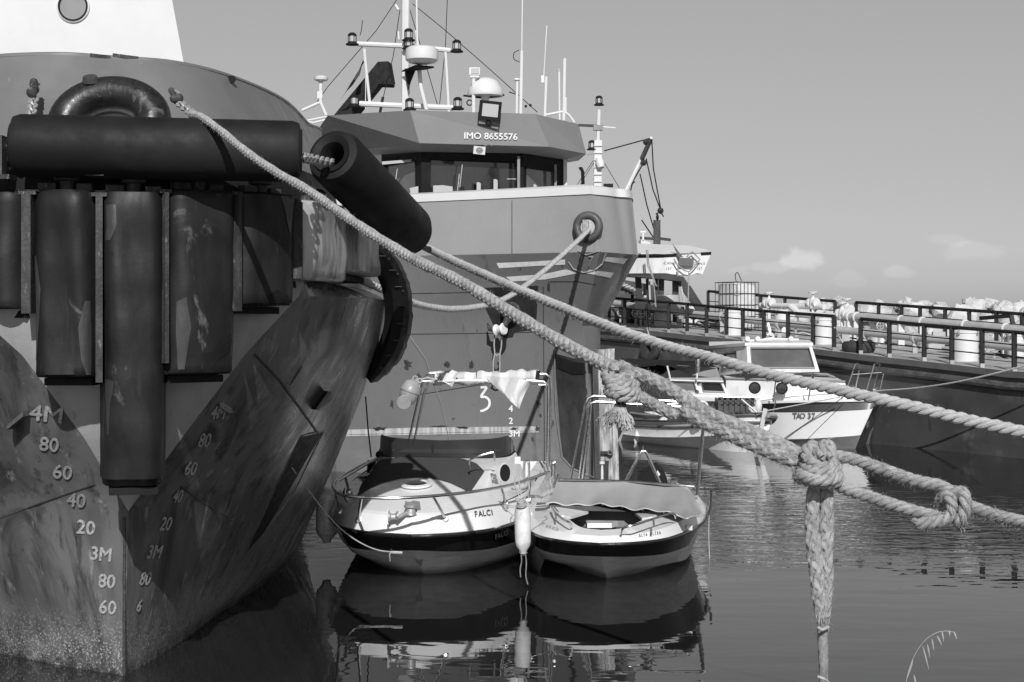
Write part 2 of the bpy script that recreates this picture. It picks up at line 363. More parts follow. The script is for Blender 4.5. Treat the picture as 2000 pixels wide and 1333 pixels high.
M['ring'] = mat('worn_chock_ring', .010, .02, .38, (5, 5, 5), bump=.3, bscale=25, layers=(dict(c=.16, s=(7, 7, 4), lo=.58, hi=.68, w=1, a=.6), dict(c=.3, s=(40, 40, 40), lo=.64, hi=.72, a=.6)))
M['band'] = mat('mid_grey_band', .11, .09, .4, (3, 3, 3))
M['grey'] = mat('mid_grey_paint', .24, .2, .45, (3, 3, 3))
M['buoy'] = mat('grey_plastic_buoy', .34, .28, .4, (6, 6, 6), layers=(dict(c=.12, s=(9, 9, 9), lo=.6, hi=.75, a=.6),))
M['fender_white'] = mat('dirty_white_fender', .72, .55, .5, (8, 8, 5), bump=.1, layers=(dict(c=.25, s=(18, 18, 5), lo=.60, hi=.72, a=.8),))
M['fender_caustic'] = mat('painted_caustic_fender', .7, .5, .3, (12, 12, 22), layers=(dict(c=.85, s=(26, 26, 40), lo=.52, hi=.60, w=2, a=.8), dict(c=.12, s=(18, 18, 18), lo=.6, hi=.7)))  # bright veins are caustic light painted into the colour
M['straw'] = mat('dry_grass', .36, .28, .8, (20, 20, 20))
M['lens'] = glassy('lamp_glass', .45, .08)
M['crate'] = mat('dark_plastic_crate', .07, .05, .5, (6, 6, 6))
M['letter'] = mat('dark_letters', .05, .06, .5, (6, 6, 6))
M['lettermid'] = mat('faded_letters', .17, .13, .5, (9, 9, 9))
# ---------------------------------------------------------------- water
def water_mat():
    m = bpy.data.materials.new('harbour_water'); m.use_nodes = True; n = m.node_tree; b = n.nodes['Principled BSDF']; N = n.nodes.new; Lk = n.links.new
    b.inputs['Base Color'].default_value = (.015, .015, .015, 1); b.inputs['Roughness'].default_value = .010; b.inputs['IOR'].default_value = 1.6
    g = N('ShaderNodeNewGeometry')
    def noise(s, det=4, dist=0):
        mp = N('ShaderNodeMapping'); mp.inputs['Scale'].default_value = s; Lk(g.outputs['Position'], mp.inputs[0])
        z = N('ShaderNodeTexNoise'); z.inputs['Scale'].default_value = 1; z.inputs['Detail'].default_value = det; z.inputs['Distortion'].default_value = dist; Lk(mp.outputs[0], z.inputs[0]); return z.outputs[0]
    # cat's-paws: the breeze ruffles the open basin further out, close in the water lies flat
    sp = N('ShaderNodeSeparateXYZ'); Lk(g.outputs['Position'], sp.inputs[0])
    wig = N('ShaderNodeMath'); wig.operation = 'MULTIPLY_ADD'; Lk(noise((.35, .5, 1), 3), wig.inputs[0]); wig.inputs[1].default_value = 6; Lk(sp.outputs[1], wig.inputs[2])
    r = N('ShaderNodeMapRange'); r.interpolation_type = 'SMOOTHSTEP'
    for i, v in zip((1, 2, 3, 4), (18.2, 22.5, .012, 1)): r.inputs[i].default_value = v
    Lk(wig.outputs[0], r.inputs[0])
    r2 = N('ShaderNodeMapRange'); r2.interpolation_type = 'SMOOTHSTEP'
    for i, v in zip((1, 2, 3, 4), (24, 28, 1, .06)): r2.inputs[i].default_value = v
    Lk(wig.outputs[0], r2.inputs[0]); rm = N('ShaderNodeMath'); rm.operation = 'MULTIPLY'; Lk(r.outputs[0], rm.inputs[0]); Lk(r2.outputs[0], rm.inputs[1])
    b1 = N('ShaderNodeBump'); b1.inputs['Strength'].default_value = 1; b1.inputs['Distance'].default_value = .032
    h = N('ShaderNodeMath'); h.operation = 'MULTIPLY'; Lk(noise((2.4, 4.2, 1), 3, .6), h.inputs[0]); Lk(rm.outputs[0], h.inputs[1]); Lk(h.outputs[0], b1.inputs['Height'])
    b2 = N('ShaderNodeBump'); b2.inputs['Strength'].default_value = 1; b2.inputs['Distance'].default_value = .004
    Lk(noise((.9, 2.2, 1), 2), b2.inputs['Height']); Lk(b1.outputs[0], b2.inputs['Normal']); Lk(b2.outputs[0], b.inputs['Normal'])
    return m
mb = MB(); mb.add([(-700, -20, 0), (700, -20, 0), (700, 4000, 0), (-700, 4000, 0)], [(0, 1, 2, 3)])
struct('water', mb, water_mat())
mb = MB(); mb.add([(-700, -20, -6), (700, -20, -6), (700, 4000, -6), (-700, 4000, -6)], [(0, 1, 2, 3)])
struct('seabed', mb, M['wood_dark'])

# ---------------------------------------------------------------- foreground tug
S1 = Vector((-2.856, 11.31, 0)); AX = Vector((-.42, .9075, 0)); LT = Vector((.9075, .42, 0))
def T1(u, v, z): return S1+AX*u+LT*v+Vector((0, 0, z))
tug = thing('tugboat', 'big foreground tug at left with rubber pads round its blunt bow and welded draft marks', 'tugboat', T1(0, 0, 0))
# control tables: height -> (knuckle u,v), centre u, side points
TB = [(-.7, (.05, 0), .05, [(.9, .35), (2.1, .85), (3.4, 1.4), (5, 2.1), (7, 2.8), (10, 3.5), (15, 3.9)]),
      (0, (0, 0), 0, [(.75, .50), (1.9, 1.14), (3.1, 1.85), (4.5, 2.57), (6.1, 3.2), (9, 3.85), (15, 4.2)]),
      (1.23, (-.16, 0), -.16, [(.45, .78), (1.3, 1.55), (2.2, 2.2), (3.3, 2.72), (5, 3.28), (9, 4.0), (15, 4.3)]),
      (1.79, (-.40, .352), -.50, [(.2, 1.12), (.95, 1.75), (1.8, 2.3), (3.0, 2.85), (5, 3.5), (9, 4.1), (15, 4.3)]),
      (2.38, (-.50, .784), -.74, [(.05, 1.45), (.75, 2.02), (1.6, 2.5), (2.8, 3.0), (5, 3.7), (9, 4.2), (15, 4.4)]),
      (2.80, (-.38, 1.22), -.83, [(.1, 1.68), (.65, 2.10), (1.4, 2.5), (2.7, 3.05), (5, 3.75), (9, 4.2), (15, 4.4)]),
      (2.92, (-.36, 1.25), -.85, [(.2, 1.55), (.8, 1.88), (1.5, 2.18), (2.7, 2.8), (5, 3.65), (9, 4.2), (15, 4.4)]),
      (3.50, (-.36, 1.25), -.86, [(.2, 1.52), (.8, 1.85), (1.5, 2.15), (2.7, 2.75), (5, 3.6), (9, 4.2), (15, 4.4)])]
zs = [t[0] for t in TB]
def tabz(z):
    if z >= 3.5: return TB[-1]
    k = max(i for i in range(len(zs)-1) if zs[i] <= z) if z > zs[0] else 0
    f = (z-zs[k])/(zs[k+1]-zs[k]); A, B = TB[k], TB[k+1]
    L2 = lambda a, b: (lerp(a[0], b[0], f), lerp(a[1], b[1], f))
    return (z, L2(A[1], B[1]), lerp(A[2], B[2], f), [L2(a, b) for a, b in zip(A[3], B[3])])
def frontrow(z, n=9):
    t = tabz(z); (ku, kv), cu = t[1], t[2]; out = []
    for i in range(-n, n+1):
        s = i/n; out.append(T1(cu+(ku-cu)*abs(s)**2.4, kv*s, z))
    return out
def siderow(z, sgn, n=34):
    t = tabz(z); pts = spl([(t[1][0], t[1][1], 0)]+[(a, b, 0) for a, b in t[3]], n)
    return [T1(p.x, sgn*p.y, z) for p in pts]
ZR = [-.7, -.3, 0, .2, .45, .7, .95, 1.23, 1.5, 1.79, 2.1, 2.38, 2.6, 2.80, 2.92, 3.2, 3.5]
side = MB()
for sg in (1, -1): side.grid([siderow(z, sg) for z in ZR])
obj('hull', side, M['tug_side'], tug)
front = MB(); front.grid([frontrow(z) for z in ZR if z >= 1.23]); 
obj('bow_plate', front, M['tug_front'], tug)
both = MB(); both.add(side.v, side.f); both.add(front.v, front.f); BV1 = both.bvh()
# deck lid
dk = MB(); rr = siderow(3.5, -1)[::-1]+frontrow(3.5)[1:-1]+siderow(3.5, 1); c = T1(6, 0, 3.5)
dk.add([c]+rr, [(0, i+1, i+2) for i in range(len(rr)-1)]); obj('deck', dk, M['black_worn'], tug)
# bulwark, leaning inboard
topc = [(.30, 0), (.33, .45), (.8, 1.0), (1.9, 1.76), (3.46, 2.48), (4.3, 2.87), (8, 3.6), (14, 4.0)]
botc = [(-.62, 0), (-.55, .55), (-.22, 1.0), (.55, 1.62), (1.6, 2.15), (3.4, 2.8), (7, 3.6), (14, 4.1)]
def fullc(c, z, n=40):
    h = [T1(p.x, p.y, z) for p in spl([(a, b, 0) for a, b in c], n)]
    l = [T1(p.x, -p.y, z) for p in spl([(a, b, 0) for a, b in c], n)]
    return l[::-1][:-1]+h
def fullm(f, z):
    c = [(lerp(a[0], b[0], f), lerp(a[1], b[1], f)) for a, b in zip(botc, topc)]; return fullc(c, z)
bw_ = MB(); bw_.grid([fullm(f, lerp(3.5, 4.59, f)) for f in (0, .2, .4, .6, .8, 1)]); bul = obj('bulwark', bw_, M['bulwark'], tug)
BVB = bw_.bvh()
cap_ = MB(); cap_.tube([p+AX*.03 for p in fullm(1, 4.59)], .028, 8); obj('bulwark_rail', cap_, M['bulwark'], tug)
inner = MB(); inner.grid([[p+AX*.09 for p in fullm(f, lerp(3.5, 4.57, f))] for f in (0, 1)]); obj('bulwark_inside', inner, M['bulwark'], tug)
# jagged rust strip on the rail
mb = MB()
for a, b in ((174, 213), (218, 268), (272, 280), (286, 326)):
    A = surf(a, 117, BVB, .0, None); B = surf(b, 118+(b-174)*.03, BVB, .0, None)
    if A and B: mb.bar(A+Vector((0, .03, .03)), B+Vector((0, .03, .02)), .02, .045)
objs('rail_flange', mb, M['rusty'], tug)
# oval freeing port and lug, scrape marks
p = surf(448, 157, BVB, .004); 
if p: mb = MB(); mb.lathe([(.001, 0), (.055, 0), (.055, .006), (.001, .006)], p, (-.2, -1, .55), 20, 1, .7); obj('rope_port', mb, M['black'], tug)
mb = MB(); a, b, c = surf(543, 208, BVB, 0), surf(562, 200, BVB, 0), surf(566, 219, BVB, 0)
if a and b and c: mb.prism([a, b, c], Vector((.02, -.09, 0))); obj('lug', mb, M['bulwark'], tug)
# chock ring
pc = P(214, 240, 10.95)
mb = MB(); ax = Vector((-.30, -1, .62)).normalized()
mb.torus(pc, .315, .13, (-.05, -1, .35), 48, 18, .72); obj('chock_ring', mb, M['ring'], tug)
mb = MB(); mb.lathe([(.001, 0), (.20, 0), (.20, .01), (.001, .01)], pc+Vector((0, .1, -.02)), (-.05, -1, .35), 24, 1, .75); obj('chock_opening', mb, M['white'], tug)
mb = MB(); mb.lathe([(.001, .05), (.05, .04), (.06, 0)], P(177, 160, 10.95), (0, -.5, 1), 10); obj('chock_stud', mb, M['rusty'], tug)
# white superstructure with a porthole
mb = MB(); A = [P(-260, 260, 15.2), P(384, 260, 15.2), P(325, -60, 15.2), P(-260, -60, 15.2)]
A[2] = P(325, -60, 15.2); mb.prism(A, Vector((-1.9, 4.4, 0))); sup = obj('superstructure', mb, M['white'], tug, flat=True)
mb = MB(); pc = P(143, 13, 15.19); mb.torus(pc, .152, .012, (0, -1, 0), 36, 8); pr = obj('porthole_rim', mb, M['white'], tug)
mb = MB(); mb.lathe([(.149, .0), (.149, .012), (.128, .004), (.128, -.003), (.001, -.003)], pc+Vector((0, -.006, 0)), (0, -1, 0), 36); obj('porthole_glass', mb, M['grey'], pr)
mb = MB(); mb.torus(pc+Vector((0, -.012, 0)), .139, .010, (0, -1, 0), 36, 8); obj('porthole_gasket', mb, M['black'], pr)

# fender curve (outer faces of the pads)
FC = spl([(3.6, -3.35, 0), (1.6, -2.5, 0), (.55, -2.0, 0), (-.2, -1.5, 0), (-.72, -.98, 0), (-1.0, -.5, 0), (-1.12, 0, 0), (-1.08, .45, 0), (-.86, .98, 0), (-.3, 1.52, 0), (.6, 2.1, 0), (1.4, 2.5, 0), (2.1, 2.86, 0), (3.6, 3.6, 0)], 400)
FW = [T1(p.x, p.y, 0) for p in FC]
def fhit(px):
    best = None
    for i, (a, b) in enumerate(zip(FW, FW[1:])):
        pa, pb = 1000+a.x/a.y*F, 1000+b.x/b.y*F
        if (pa-px)*(pb-px) <= 0 and pa != pb:
            q = a.lerp(b, (px-pa)/(pb-pa))
            if best is None or q.y < best[0].y: best = (q, (b-a).normalized())
    return best
pads = [(-95, 22, 372, 604, 'pad'), (60, 180, 370, 738, 'pad'), (201, 322, 375, 955, 'pad'), (331, 468, 371, 732, 'pad'), (474, 588, 378, 597, 'pad'), (592, 690, 398, 549, 'pad_light'), (694, 751, 428, 537, 'pad_light')]
for k, (x0, x1, yt, yb, mt) in enumerate(pads):
    a = fhit(x0) or (FW[60], Vector((1, 0, 0))); b = fhit(x1) or (FW[-40], Vector((1, 0, 0)))
    A, B = a[0], b[0]
    if k == 0: A = B+(FW[40]-B).normalized()*.45
    t = (B-A).normalized(); nrm = Vector((t.y, -t.x, 0)); W = (B-A).length
    if nrm.y > 0 and nrm.dot(AX) > 0: nrm = -nrm
    d = (A.y+B.y)/2; zt = H-(yt-HY)/F*d; zb = H-(yb-HY)/F*d
    if k == 2:  # the long one follows the raking stem inward towards its foot
        rows_z = [(zt-.02, .80, 0), (zt, .94, 0), (zt-.06, 1, 0), (2.4, 1, 0), (1.9, 1, .02), (1.55, 1, .08), (zb+.08, .96, .14), (zb, .93, .16)]
    else:
        rz = .07 if k in (1, 6) else .02
        rows_z = [(zt, .86 if k in (1, 6) else .97, 0), (zt-rz*.3, .95, 0), (zt-rz, 1, 0), (lerp(zt, zb, .33), 1, .008*random.uniform(-1, 1)), (lerp(zt, zb, .66), .99, .014*random.uniform(-1, 1)), (zb+.02, .985, .01), (zb, .97, .03)]
    rz_ = []
    for (za, sa, ba), (zc, s2, b2_) in zip(rows_z, rows_z[1:]):
        m_ = max(1, int(abs(za-zc)/.05)); rz_ += [(lerp(za, zc, i/m_), lerp(sa, s2, i/m_)+(random.uniform(-.006, .006) if m_ > 1 else 0), lerp(ba, b2_, i/m_)) for i in range(m_)]
    rows_z = rz_+[rows_z[-1]]; rows = []; mid = (A+B)/2; n = 18
    for z, s, back in rows_z:
        row = []
        for j in range(n+1):
            q = -1+2*j/n; prof = (1-abs(q)**5)**.5
            row.append(mid+t*(q*W/2*s*1.09)+nrm*(-.26+(.26+.02)*prof*(s if s > .9 else .9)-back+(.011*math.sin(j*.42+z*3.1+k*5)+.004*math.sin(z*17+k)+random.uniform(-.002, .002)))+Vector((0, 0, z)))
        row += [mid+t*W/2*s-nrm*(.34+back)+Vector((0, 0, z)), mid-t*W/2*s-nrm*(.34+back)+Vector((0, 0, z))]
        rows.append(row)
    mb = MB(); mb.grid(rows, True, True); pad_o = obj('bow_pad', mb, M[mt], tug, sharp=50); bvp = mb.bvh()
    SC = {1: [([(165, 588), (153, 640), (158, 700), (168, 732)], [(176, 588), (178, 640), (178, 700), (177, 732)]), ([(66, 500), (66, 600), (68, 730)], [(72, 500), (80, 565), (72, 730)])],
          2: [([(208, 400), (209, 440), (206, 470)], [(226, 400), (228, 440), (216, 470)]), ([(206, 740), (208, 790), (210, 850)], [(224, 745), (216, 790), (213, 850)])],
          3: [([(345, 590), (344, 650), (348, 722)], [(364, 580), (373, 640), (360, 722)])], 4: [([(548, 384), (556, 410), (565, 455)], [(574, 384), (573, 410), (567, 455)])]}
    for A_, B_ in SC.get(k, ()):
        mb = patch(bvp, A_, B_, 12, 5, .004)
        if mb.f: obj('scuff', mb, M['scuff'], pad_o)
    TR = {3: [([(396, 690), (414, 688), (424, 672), (440, 655), (450, 652), (462, 656)], [(404, 727), (417, 716), (430, 700), (444, 690), (452, 668), (464, 664)])], 4: [([(512, 592), (524, 578), (540, 566), (556, 574), (570, 590)], [(512, 596), (528, 595), (542, 594), (556, 595), (570, 596)])]}
    for A_, B_ in TR.get(k, ()):
        mb = patch(bvp, A_, B_, 10, 3, .005)
        if mb.f: obj('torn_gap', mb, M['black'], pad_o)
    # bracket under the pad, coloured black to paint the shadow there, bollard-like pin above it
    mb = MB()
    mb.box(mid-nrm*.26+Vector((0, 0, zb-.035)), (W*.80, .2, .05), (t, nrm, Vector((0, 0, 1))))
    obj('pad_bracket', mb, M['black'], tug)
    if k:
        c = mid-nrm*.12+Vector((0, 0, zt)); r = .075 if k < 6 else .05
        mb = MB(); mb.lathe([(.001, .115), (r*.8, .11), (r*1.15, .085), (r*1.1, .07), (r*.62, .06), (r*.62, -.02)], c, n=16)
        mb.box(c+t*.125+Vector((0, 0, .02)), (.10, .07, .05), (t, nrm, Vector((0, 0, 1)))); mb.box(c-t*.125+Vector((0, 0, .025)), (.12, .07, .05), (t, nrm, Vector((0, 0, 1))))
        obj('pad_pin', mb, M['rusty'], tug)
    # steel channel on the left of the pad
    if k in (1, 2, 3, 4, 5):
        wch = {1: 19, 2: 15, 3: 9, 4: 9, 5: 3}[k]; q = fhit(x0-wch)
        if q:
            z1 = {1: 604, 2: 738, 3: 700, 4: 600, 5: 540}[k]; z1 = H-(z1-HY)/F*d
            c0 = A.lerp(q[0], .5)-nrm*.15; mb = MB()
            mb.box(c0+Vector((0, 0, (zt+z1)/2-.03)), ((A-q[0]).length*.9, .30, zt-z1), (t, nrm, Vector((0, 0, 1)))); obj('channel_bar', mb, M['rusty'], tug)
            mb = MB(); mb.box(c0-nrm*.02+Vector((0, 0, zt-.02)), ((A-q[0]).length+.05, .30, .025), (t, nrm, Vector((0, 0, 1)))); obj('channel_cap', mb, M['rusty'], tug)
# backing that closes the row of pads the shelf above it, and a black sheet painting the fender's shadow
mb = MB(); r0 = [T1(p.x+.33, p.y*.90, 3.34) for p in FC[60:-60]]; r1 = [T1(p.x+.30, p.y*.90, 3.52) for p in FC[60:-60]]; r2 = [T1(p.x+.75, p.y*.72, 3.53) for p in FC[60:-60]]
r3 = [T1(p.x+.36, p.y*.87, 3.8) for p in FC[60:-60]]; mb.grid([r0, r1, r2]); mb.grid([r1, r3]); obj('fender_shelf_and_shade', mb, M['black'], tug)
mb = MB()
for x in (190, 331): q = fhit(x); mb.box(q[0]+Vector((0, -.02, 3.585)), (.12, .10, .02))
q = fhit(8); mb.box(q[0]+Vector((-.02, .0, 3.57)), (.16, .16, .03)); mb.box(q[0]+Vector((-.08, .02, 3.72)), (.15, .1, .26))
objs('shelf_lug', mb, M['rusty'], tug)
# rubber belting on the shoulder
pts = spl([P(700, 470, 13.3), P(752, 505, 13.6), P(778, 555, 13.9), P(785, 615, 14.1), P(775, 670, 14.3), P(752, 715, 14.5), P(728, 748, 14.8)], 40)
mb = MB(); fr = frames(pts); rows = []
for i, (p, (t, a, b)) in enumerate(zip(pts, fr)):
    y = Vector((.15, 1, 0)).normalized(); x = t.cross(y).normalized(); k = .085*(1 if i < 30 else (40-i)/10*.9+.1)
    if x.x < 0: x = -x
    jag = random.uniform(-.008, .008)
    rows.append([p-y*.09-x*k*.7, p-y*.07+x*k*.3, p+y*.0+x*(k*.8+jag), p+y*.2+x*(k*.7+jag), p+y*.25-x*.2, p-y*.02-x*.16])
mb.grid(rows, True, True); belt = obj('shoulder_belting', mb, M['pad'], tug)
mb = MB()
for i in range(2, 36, 4):
    t = (pts[i+1]-pts[i-1]).normalized(); mb.bar(pts[i]+Vector((-.03, -.09, 0)), pts[i]+Vector((.03, -.07, 0)), .008); mb.ball(pts[i+1]+Vector((.03, -.065, 0)), .011, 8)
objs('bolt', mb, M['black_worn'], belt)
# welds, recess, eye plate, shelf lugs low on the bow
mb = MB(); line_on(BV1, [(497, 692), (545, 742), (580, 790), (622, 848)], .011, 10, mb=mb); line_on(BV1, [(352, 950), (400, 985), (455, 1018)], .006, 10, mb=mb)
line_on(BV1, [(0, 1012), (60, 990), (120, 968), (186, 946)], .007, 10, mb=mb); line_on(BV1, [(567, 752), (590, 716), (600, 700)], .007, 6, mb=mb); line_on(BV1, [(243, 1318), (243, 1200), (244, 1080), (243, 1010)], .014, 12, mb=mb)
objs('weld_seam', mb, M['weld'], tug)
mb = patch(BV1, [(588, 852), (606, 846), (630, 843)], [(481, 1078), (495, 1062), (515, 1040)], 6, 14, .006); obj('painted_recess', mb, M['black'], tug)  # flat patch, the recess's shade painted in black
mb = MB(); line_on(BV1, [(481, 1078), (535, 960), (588, 852), (632, 842), (575, 960), (512, 1046)], .008, 8, mb=mb); obj('recess_rim', mb, M['tug_side'], tug)
mb = MB(); a, b, c, e = [surf(x, y, BV1, .0) for x, y in ((609, 800), (634, 764), (636, 780), (628, 770))]
if all((a, b, c)): mb.prism([a, b, c], Vector((.07, -.10, 0))); obj('eye_plate', mb, M['black_worn'], tug, flat=True)
mb = MB()
for (x0, y0), (x1, y1) in (((28, 838), (60, 812)), ((440, 793), (458, 806))):
    a, b = surf(x0, y0, BV1, 0), surf(x1, y1, BV1, 0)
    if a and b: mb.prism([a, b, b+Vector((0, 0, .035)), a+Vector((0, 0, .03))], Vector((-.02, -.11, .0)))
objs('step_lug', mb, M['tug_side'], tug, flat=True)
# draft marks, welded and painted, both sides of the stem
L = [('4M', 92, 809, 30, 1.25), ('80', 97, 868, 26, 1.05), ('60', 123, 922, 26, 1.05), ('40', 150, 977, 26, 1), ('20', 169, 1031, 26, 1), ('3M', 199, 1083, 26, .9), ('80', 210, 1136, 26, .92), ('60', 212, 1187, 26, .92)]
for s, x, y, h, wf in L:
    mb = text_on(BV1, s, x, y, h, wf, 6, off=.010, bold=.9); obj('draft_mark', mb, M['mark'], tug, flat=True, label='draft mark %s left of the stem' % s)
Rr = [('4M', 425, 806, 25, .62), ('80', 398, 860, 26, .62), ('60', 371, 915, 26, .62), ('40', 346, 969, 24, .5), ('20', 322, 1024, 26, .58), ('3M', 300, 1079, 26, .6), ('80', 282, 1131, 26, .56), ('6', 270, 1184, 24, .5)]
for s, x, y, h, wf in Rr:
    mb = text_on(BV1, s, x, y, h, wf, 0, .30, off=.010, bold=.7)
    if mb.v: obj('draft_mark', mb, M['mark'], tug, flat=True, label='draft mark %s right of the stem' % s)

# hanging fenders
def hollow(a, b, r, ri, n=28, rnd=.05):
    a, b = Vector(a), Vector(b); L = (b-a).length; t = (b-a)/L
    pr = [(ri, L*.5), (ri, .06), (ri+.02, .02), ((r+ri)/2, 0), (r-rnd, .012), (r-rnd*.3, rnd*.4), (r, rnd*1.3), (r*1.005, L*.3), (r*1.0, L*.6), (r, L-rnd*1.3), (r-rnd*.3, L-rnd*.4), (r-rnd, L-.01), ((r+ri)/2, L), (ri+.02, L-.02), (ri, L-.06), (ri, L*.51)]
    fr = frames([a, b])[0]; rows = [[a+t*z+fr[1]*math.cos(6.28318*j/n)*q+fr[2]*math.sin(6.28318*j/n)*q for j in range(n)] for q, z in pr]
    return MB().grid(rows, True)
mb = hollow(P(22, 284, 10.15), P(590, 297, 10.38), .207, .09, 40, .05)
single('cylinder_fender', mb, M['rubber'], 'long black rubber cylinder lying level across the top of the foreground tug bow', 'fender', 'rubber cylinder fenders on the tug')
mb = hollow(P(646, 299, 11.35), P(804, 459, 12.8), .220, .08, 40, .085)
single('cylinder_fender', mb, M['rubber'], 'black hollow rubber cylinder hanging slantwise off the tug shoulder, its open end facing out', 'fender', 'rubber cylinder fenders on the tug')
def chain(pts, ll=.10, r=.0125, w=.028):
    pts = resample([Vector(p) for p in pts], ll*.74); mb = MB()
    for i, (a, b) in enumerate(zip(pts, pts[1:])):
        t = (b-a).normalized(); u = Vector((0, -1, .3)) if i % 2 else Vector((1, .1, .2)); s = (u-t*u.dot(t)).normalized(); c = (a+b)/2
        mb.tube([c+t*math.cos(q)*ll/2+s*math.sin(q)*w for q in [6.28318*j/14 for j in range(14)]], r, 6, closed=True)
    return mb
chs = [([P(67, 168, 11.0), P(66, 195, 10.9), P(60, 228, 10.5)], 'short steel chain from the bulwark down to the level fender at its left end'),
       ([P(338, 180, 11.0), P(352, 203, 10.9), P(378, 224, 10.5)], 'short steel chain on the bulwark where the hairy rope is made fast'),
       ([P(590, 308, 10.4), P(612, 312, 10.9), P(650, 320, 11.5)], 'pale steel chain running from the level fender into the slanting hollow fender'),
       ([P(-8, 300, 10.6), P(8, 288, 10.4), P(24, 290, 10.3)], 'pale steel chain at the left edge entering the level fender')]
for i, (q, lb) in enumerate(chs):
    mb = chain(q); single('fender_chain', mb, M['galv'] if i > 1 else M['rope_dirty'] if False else M['galv'], lb, 'chain', 'chains holding the tug fenders')
mb = MB(); mb.tube([P(66, 160, 11.0), P(67, 178, 10.9)], .03, 8); mb.bar(P(57, 165, 11), P(78, 165, 11), .012); mb.ball(P(62, 181, 10.88), .04, 10, (1, .6, 1))
mb.tube([P(334, 176, 11.0), P(345, 200, 10.9)], .022, 8); mb.ball(P(340, 193, 10.9), .032, 10); mb.ball(P(349, 192, 10.9), .035, 10)
obj('shackle', mb, M['rusty'], tug)
# ---------------------------------------------------------------- second tug
t2 = thing('tugboat', 'grey tug in the middle with a windowed wheelhouse, masts and anchor on its bow', 'tugboat', (0, 25.3, 0))
def rw(pts, z, n=48, yo=0): # world plan curve
    s = []
    for seg in pts:
        s += [Vector((q.x, q.y, 0)) for q in spl([(a, b, 0) for a, b in seg], n)][(0 if not s else 1):]
    return s
ROWS2 = [(-.8, [[(-12, 32), (-6, 28), (-3.5, 26.7), (-2, 26.05), (0, 25.5), (1.22, 25.15)], [(1.22, 25.15), (1.4, 25.7), (1.42, 27), (.6, 32)]]),
 (0, [[(-12, 31), (-6, 27.7), (-3.5, 26.5), (-2, 25.9), (0, 25.3), (1.25, 25.0)], [(1.25, 25.0), (1.43, 25.5), (1.48, 27), (1.0, 32)]]),
 (1.4, [[(-12, 31), (-6, 27.7), (-3.5, 26.5), (-2, 25.85), (0, 25.25), (1.28, 24.9)], [(1.28, 24.9), (1.42, 25.5), (1.48, 27), (1.0, 32)]]),
 (2.5, [[(-12, 31), (-6, 27.7), (-3.5, 26.4), (-2, 25.7), (0, 25.05), (1.12, 24.65)], [(1.12, 24.65), (1.41, 25.5), (1.5, 27), (1.2, 32)]]),
 (3.1, [[(-12, 31), (-6, 27.8), (-3.6, 26.4), (-1.9, 25.55), (0, 24.8), (1.26, 24.2)], [(1.26, 24.2), (1.66, 25.0), (1.82, 26.2), (1.7, 32)]]),
 (3.65, [[(-12, 31), (-6, 28), (-3.8, 26.6), (-1.7, 25.4), (0, 24.5), (1.36, 23.8)], [(1.36, 23.8), (1.78, 24.5), (2.1, 25.6), (2.2, 31)]])]
rr = [(z, rw(p, z)) for z, p in ROWS2]
def rowz(z):
    for (z0, a), (z1, b) in zip(rr, rr[1:]):
        if z0 <= z <= z1:
            f = (z-z0)/(z1-z0); return [Vector((lerp(p.x, q.x, f), lerp(p.y, q.y, f), z)) for p, q in zip(a, b)]
h2 = MB(); h2.grid([rowz(z) for z in (-.8, -.3, 0, .5, 1, 1.4, 1.8, 2.2, 2.5, 2.8, 3.1, 3.4, 3.65)]); obj('hull', h2, M['hull2'], t2, sharp=22)
TOP2 = rw([[(-12, 31.2), (-6, 28.2), (-3.7, 26.75), (-1.6, 25.5), (0, 24.6), (1.2, 23.85)], [(1.2, 23.85), (1.62, 24.35), (1.98, 25.3), (2.1, 31)]], 0)
k3 = rowz(3.65)
# stepped corner faces right of the stem like folded plate
b2 = MB(); b2.grid([[Vector((lerp(p.x, q.x, f), lerp(p.y, q.y, f), lerp(3.652, 4.60, f))) for p, q in zip(k3, TOP2)] for f in (0, .33, .66, 1)]); obj('bulwark', b2, M['bul2'], t2, sharp=12)
c2_ = MB(); off = Vector((-.1, .3, 0)); o1 = [Vector((p.x, p.y-.02, 4.585)) for p in TOP2]; o2 = [Vector((p.x, p.y-.03, 4.60)) for p in TOP2]
cen = Vector((-1.2, 30, 0))
def inw(p, k): d = (cen-Vector((p.x, p.y, 0))).normalized(); return Vector((p.x, p.y, 0))+d*k
c2_.grid([[inw(p, -.03)+Vector((0, 0, 4.55)) for p in TOP2], [inw(p, .00)+Vector((0, 0, 4.68)) for p in TOP2], [inw(p, .22)+Vector((0, 0, 4.72)) for p in TOP2], [inw(p, .22)+Vector((0, 0, 4.56)) for p in TOP2]], False); obj('bulwark_cap', c2_, M['white'], t2)
b3 = MB(); b3.grid([[inw(p, .16)+Vector((0, 0, z)) for p in TOP2] for z in (3.6, 4.6)]); obj('bulwark_inside', b3, M['white_dirty'], t2)
d2 = MB(); c = Vector((-2, 32, 3.62)); q = [inw(p, .05)+Vector((0, 0, 3.62)) for p in TOP2]; d2.add([c]+q, [(0, i+1, i+2) for i in range(len(q)-1)]); obj('deck', d2, M['deck'], t2)
al = MB(); al.add(h2.v, h2.f); al.add(b2.v, b2.f); BV2 = al.bvh()
